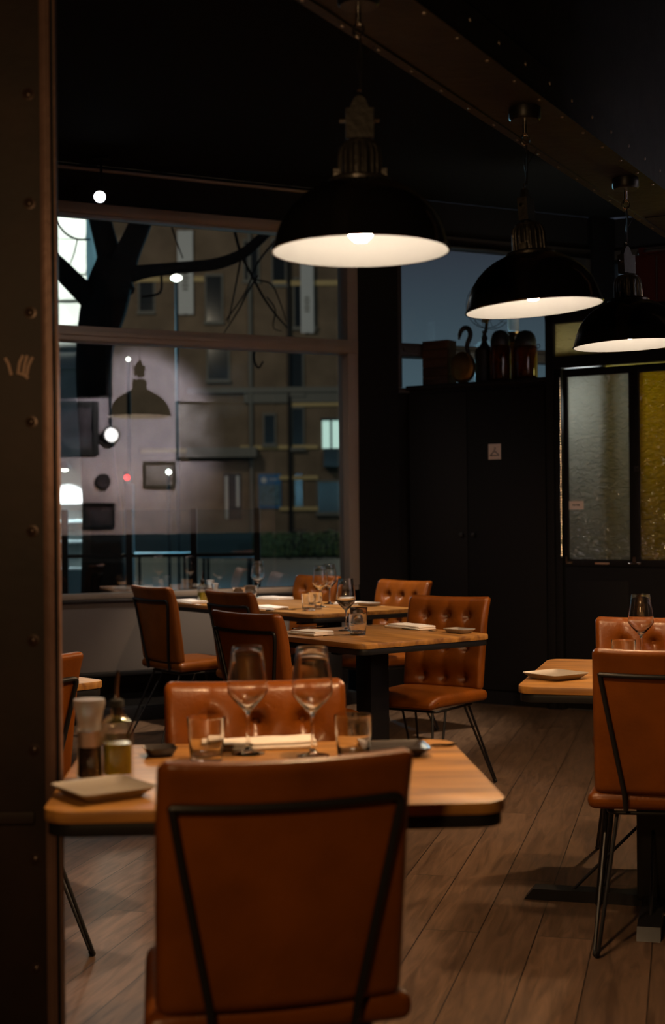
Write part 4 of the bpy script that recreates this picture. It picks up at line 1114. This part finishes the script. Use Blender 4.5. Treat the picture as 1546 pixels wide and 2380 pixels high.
# pale corner tower on the left
TD = 19.0
def tx(px): return (px - 773) / F_PX * TD
def tz(py): return pt(150, py, TD).z
tw = thing('stone_tower', 'pale lit stone building corner at the left edge of the window', 'building', (tx(140), TD, GZ))
TO = Vector((tx(140), TD, GZ))
def tbox(bm, x0, x1, y0, y1, n0, n1): box(bm, ((tx(x0) + tx(x1)) / 2 - TO.x, (n0 + n1) / 2, (tz(y0) + tz(y1)) / 2 - TO.z), (abs(tx(x1) - tx(x0)), abs(n1 - n0), abs(tz(y0) - tz(y1))))
b = B(); tbox(b, 20, 206, 430, 1480, 0.0, 1.0); obj('wall', b, 'tower', tw, smooth=False)
for y in (494, 548, 630, 690, 752, 800, 850, 1163, 1208, 1255, 1318):
    b = B(); tbox(b, 15, 208, y, y + 9, -0.10, 0.0); obj('ledge', b, 'tower', tw, bevel=0.01)
r = thing('street_wall_lamp', 'small street lamp lighting the pale tower low at left', 'lamp', (tx(158), TD - 0.22, tz(1092)))
b = B(); lathe(b, [(0.0, 0.0), (0.10, 0.0), (0.06, 0.08), (0.02, 0.11), (0.0, 0.11)], 20); tube(b, [(0, 0.0, 0.09), (0, 0.21, 0.12)], 0.012, 8); obj('lamp_shade', b, 'tower', r)
b = B(); lathe(b, [(0.0, -0.03), (0.05, -0.02), (0.05, -0.001), (0.0, -0.001)], 16); obj('bulb', b, 'street_glow', r)
light('SPOT', 'street_wall_light', (tx(158), TD - 0.25, tz(1100)), 170, (0.85, 0.93, 1.0), 0.04, (tx(158), TD - 0.05, tz(1300)), 100, 0.6)

# big street tree
TR = 13.6
def tp(px, py, dd=0.0): return pt(px, py, TR + dd)
def sm(pts, n=5):
    out = []
    for i in range(len(pts) - 1):
        p0 = pts[max(i - 1, 0)]; p1 = pts[i]; p2 = pts[i + 1]; p3 = pts[min(i + 2, len(pts) - 1)]
        for k in range(n):
            t = k / n
            out.append(tuple(0.5 * ((2 * p1[j]) + (-p0[j] + p2[j]) * t + (2 * p0[j] - 5 * p1[j] + 4 * p2[j] - p3[j]) * t * t + (-p0[j] + 3 * p1[j] - 3 * p2[j] + p3[j]) * t ** 3) for j in range(len(p1))))
    out.append(tuple(pts[-1])); return out
PXM = TR / F_PX
def limb(bm, spec, seg=12):       # spec: (px, py, half width in px, extra depth)
    s = sm(spec)
    tube(bm, [tp(a, c, e) for a, c, w, e in s], [w * PXM for a, c, w, e in s], seg)
tree = thing('street_tree', 'big bare dark tree forking outside the window', 'tree', (tp(240, 1500).x, TR, GZ))
TMX = Matrix.Translation(-Vector(tree.location))
def tobj(name, bm): bm.transform(TMX); return obj(name, bm, 'bark', tree)
b = B(); limb(b, [(243, 1565, 66, 0), (241, 1400, 54, 0), (237, 1200, 46, 0), (226, 1050, 40, 0), (218, 900, 41, 0), (222, 800, 45, 0), (240, 720, 54, 0), (256, 660, 52, 0), (268, 610, 44, 0)], 16); tobj('trunk', b)
for sp in ([(275, 680, 40, 0), (256, 600, 30, 0.1), (240, 540, 27, 0.15), (226, 480, 26, 0.2), (205, 380, 22, 0.3), (190, 200, 15, 0.4)],
           [(270, 660, 38, 0), (296, 590, 30, 0), (322, 530, 27, 0), (345, 470, 24, 0), (385, 360, 20, 0), (420, 200, 12, 0)],
           [(235, 730, 30, 0), (205, 690, 26, -0.1), (165, 650, 24, -0.2), (120, 606, 22, -0.3), (40, 540, 16, -0.4)],
           [(290, 640, 22, 0), (345, 630, 16, 0), (420, 622, 14, 0), (500, 614, 14, 0), (560, 592, 13, 0), (600, 560, 12, 0), (650, 515, 9, 0), (700, 480, 7, 0)]):
    b = B(); limb(b, sp); tobj('branch', b)
b = B()
for sp in ([(545, 535, 4, 0), (560, 590, 4, 0), (585, 640, 3.5, 0), (612, 690, 3, 0), (640, 730, 2.5, 0), (668, 762, 1.5, 0)],
           [(600, 640, 2.5, 0), (575, 680, 2.5, 0), (555, 720, 2, 0), (520, 775, 1.2, 0)], [(640, 560, 3, 0), (600, 610, 2.5, 0), (570, 680, 2, 0), (525, 745, 1.5, 0)],
           [(620, 690, 2, 0), (640, 720, 2, 0), (635, 760, 1.5, 0), (655, 770, 1, 0)], [(590, 650, 2, 0), (630, 660, 2, 0), (650, 700, 1.8, 0), (665, 745, 1, 0)],
           [(397, 520, 2.5, 0), (410, 560, 2, 0), (425, 600, 1.5, 0)], [(120, 500, 3, 0), (150, 540, 3, 0), (180, 556, 2.5, 0), (210, 556, 2, 0)], [(180, 556, 2, 0), (172, 590, 1.6, 0), (160, 620, 1.2, 0)],
           [(598, 790, 3, 0), (590, 830, 3, 0), (600, 855, 2.5, 0), (612, 840, 2, 0)], [(330, 690, 3, 0), (372, 680, 3, 0), (375, 640, 3, 0)], [(560, 600, 3, 0), (545, 680, 2, 0), (530, 750, 1.5, 0)]):
    limb(b, sp, 6)
tobj('twigs', b)

# terrace railing, tables and benches
RD = 12.3
def rx(px, d=RD): return (px - 773) / F_PX * d
ra = thing('glass_railing', 'glass terrace railing with dark posts outside the window', 'railing', (rx(450), RD, GZ))
RO = Vector((rx(450), RD, GZ))
zt = pt(450, 1182, RD).z - GZ; zm = pt(450, 1290, RD).z - GZ
POST = [-120, 10, 150, 300, 450, 597]
for px in POST:
    b = B(); box(b, (rx(px) - RO.x, 0, zt / 2), (0.055, 0.055, zt)); obj('post', b, 'black_metal', ra, bevel=0.004)
b = B(); box(b, ((rx(POST[0]) + rx(597)) / 2 - RO.x, 0, zm), (rx(597) - rx(POST[0]), 0.03, 0.03)); obj('rail', b, 'black_metal', ra)
for a, c in zip(POST, POST[1:]):
    b = B(); box(b, ((rx(a) + rx(c)) / 2 - RO.x, 0, (zt + 0.1) / 2), (rx(c) - rx(a) - 0.06, 0.008, zt - 0.12)); obj('glass_panel', b, 'rail_glass', ra, smooth=False)
def terrace_table(x0, x1, py, d, lab, h=0.74):
    z = pt((x0 + x1) / 2, py, d).z
    r = thing('terrace_table', lab, 'table', (rx((x0 + x1) / 2, d), d, GZ), 0, 'terrace tables outside')
    w = rx(x1, d) - rx(x0, d)
    hh = z - GZ
    b = B(); box(b, (0, 0, hh), (w, 1.0, 0.05)); obj('table_top', b, 'terrace', r, bevel=0.004)
    for sx in (-1, 1):
        for sy in (-1, 1):
            b = B(); box(b, (sx * (w / 2 - 0.09), sy * 0.42, (hh - 0.02) / 2), (0.05, 0.05, hh - 0.02)); obj('leg', b, 'black_metal', r)
terrace_table(304, 446, 1288, 25.0, 'terrace table seen between the two left railing posts')
terrace_table(466, 592, 1292, 25.0, 'terrace table seen between the two right railing posts')
# hedge, low wall and bicycles
hd = 50.0
r = thing('hedge', 'low green hedge across the street', 'hedge', (rx(720, hd), hd, GZ)); r['kind'] = 'stuff'
b = B()
x0, x1 = rx(585, hd) - r.location.x, rx(830, hd) - r.location.x
def hdf(p):
    nz = mnoise.noise(Vector((p.x * 3, p.y * 3, p.z * 3))) * 0.16 + mnoise.noise(Vector((p.x * 11, p.y * 11, p.z * 11))) * 0.09
    return Vector((p.x, p.y + nz, p.z + nz * (1 if p.z > 0.4 else 0)))
rbox(b, ((x0 + x1) / 2, 0.4, 0.41), (x1 - x0, 0.8, 0.80), 0.15, 46, hdf)
obj('foliage', b, 'leafgreen', r)
b = B(); box(b, (rx(500, 54), 54, GZ + 0.42), (7.0, 0.35, 0.84)); tag(obj('street_wall', b, 'grey_band'), 'low grey wall behind the terrace across the street', 'wall')
def bicycle(px, lab, turn):
    d = 48.0
    r = thing('bicycle', lab, 'bicycle', (rx(px, d), d, GZ), turn, 'bicycles parked by the hedge')
    for x in (-0.5, 0.5):
        b = B(); tube(b, [(x + 0.32 * math.cos(2 * PI * k / 24), 0, 0.34 + 0.32 * math.sin(2 * PI * k / 24)) for k in range(25)], 0.02, 6, cap=False)
        for k in range(8): tube(b, [(x, 0, 0.34), (x + 0.31 * math.cos(PI * k / 4), 0, 0.34 + 0.31 * math.sin(PI * k / 4))], 0.003, 4)
        obj('wheel', b, 'rubber', r)
    b = B()
    for seg in (((-0.5, 0, 0.34), (-0.15, 0, 0.80)), ((-0.15, 0, 0.80), (0.38, 0, 0.78)), ((-0.12, 0, 0.34), (0.38, 0, 0.78)), ((-0.12, 0, 0.34), (-0.15, 0, 0.80)), ((-0.5, 0, 0.34), (-0.12, 0, 0.34)), ((0.5, 0, 0.34), (0.36, 0, 0.92))): tube(b, seg, 0.018, 8)
    obj('frame', b, 'iron', r)
    b = B(); tube(b, [(0.30, -0.28, 1.02), (0.36, -0.1, 0.96), (0.36, 0.1, 0.96), (0.30, 0.28, 1.02)], 0.013, 8); obj('handlebar', b, 'chrome', r)
    b = B(); rbox(b, (-0.17, 0, 0.90), (0.26, 0.14, 0.06), 0.03, 4); tube(b, [(-0.15, 0, 0.78), (-0.16, 0, 0.9)], 0.014, 8); obj('saddle', b, 'rubber', r)
bicycle(688, 'bicycle parked by the hedge, left of the two', 1.1)
bicycle(765, 'bicycle parked by the hedge, right of the two', 0.9)
# signal and lamps in the street
d = 18.0
r = thing('traffic_signal', 'white signal post with a glowing red lamp outside', 'signal', (rx(299, d), d, GZ))
zr = pt(297, 1110, d).z - GZ; zb = pt(297, 1125, d).z - GZ
b = B(); box(b, (0.01, 0, zb / 2), (0.11, 0.10, zb)); obj('post', b, 'banner', r, bevel=0.006)
b = B(); box(b, (0, 0, (zr + zb) / 2 + 0.02), (0.10, 0.09, zr - zb + 0.12)); obj('lamp_head', b, 'black_metal', r)
b = B(); lathe(b, [(0, 0.01), (0.03, 0.006), (0.036, 0.0), (0.0, -0.005)], 18, Matrix.Translation((-0.01, -0.047, zr)) @ Matrix.Rotation(PI / 2, 4, 'X')); obj('lens', b, 'red_glow', r)
for px, py, dd, rad, lab in ((410, 646, 26.0, 0.07, 'distant glowing street lamp above the long branch'), (392, 1097, 26.0, 0.05, 'distant warm street lamp below the reflected hanging lamp'), (298, 835, 20.0, 0.03, 'small bright street lamp just under the window crossbar')):
    p = pt(px, py, dd)
    r = thing('street_lamp', lab, 'street lamp', (p.x, p.y, GZ), 0, 'street lamps outside')
    b = B(); tube(b, [(0.0, 0.02, 0), (0.0, 0.02, p.z - GZ - rad)], 0.03, 8); obj('pole', b, 'rubber', r)
    b = B(); lathe(b, [(0.0, -rad), (rad * 0.8, -rad * 0.5), (rad, 0), (rad * 0.8, rad * 0.5), (0.0, rad)], 16, Matrix.Translation((0, 0, p.z - GZ)) @ Matrix.Scale(1.5 if py == 646 else 1.0, 4, (1, 0, 0))); obj('globe', b, 'street_glow', r)
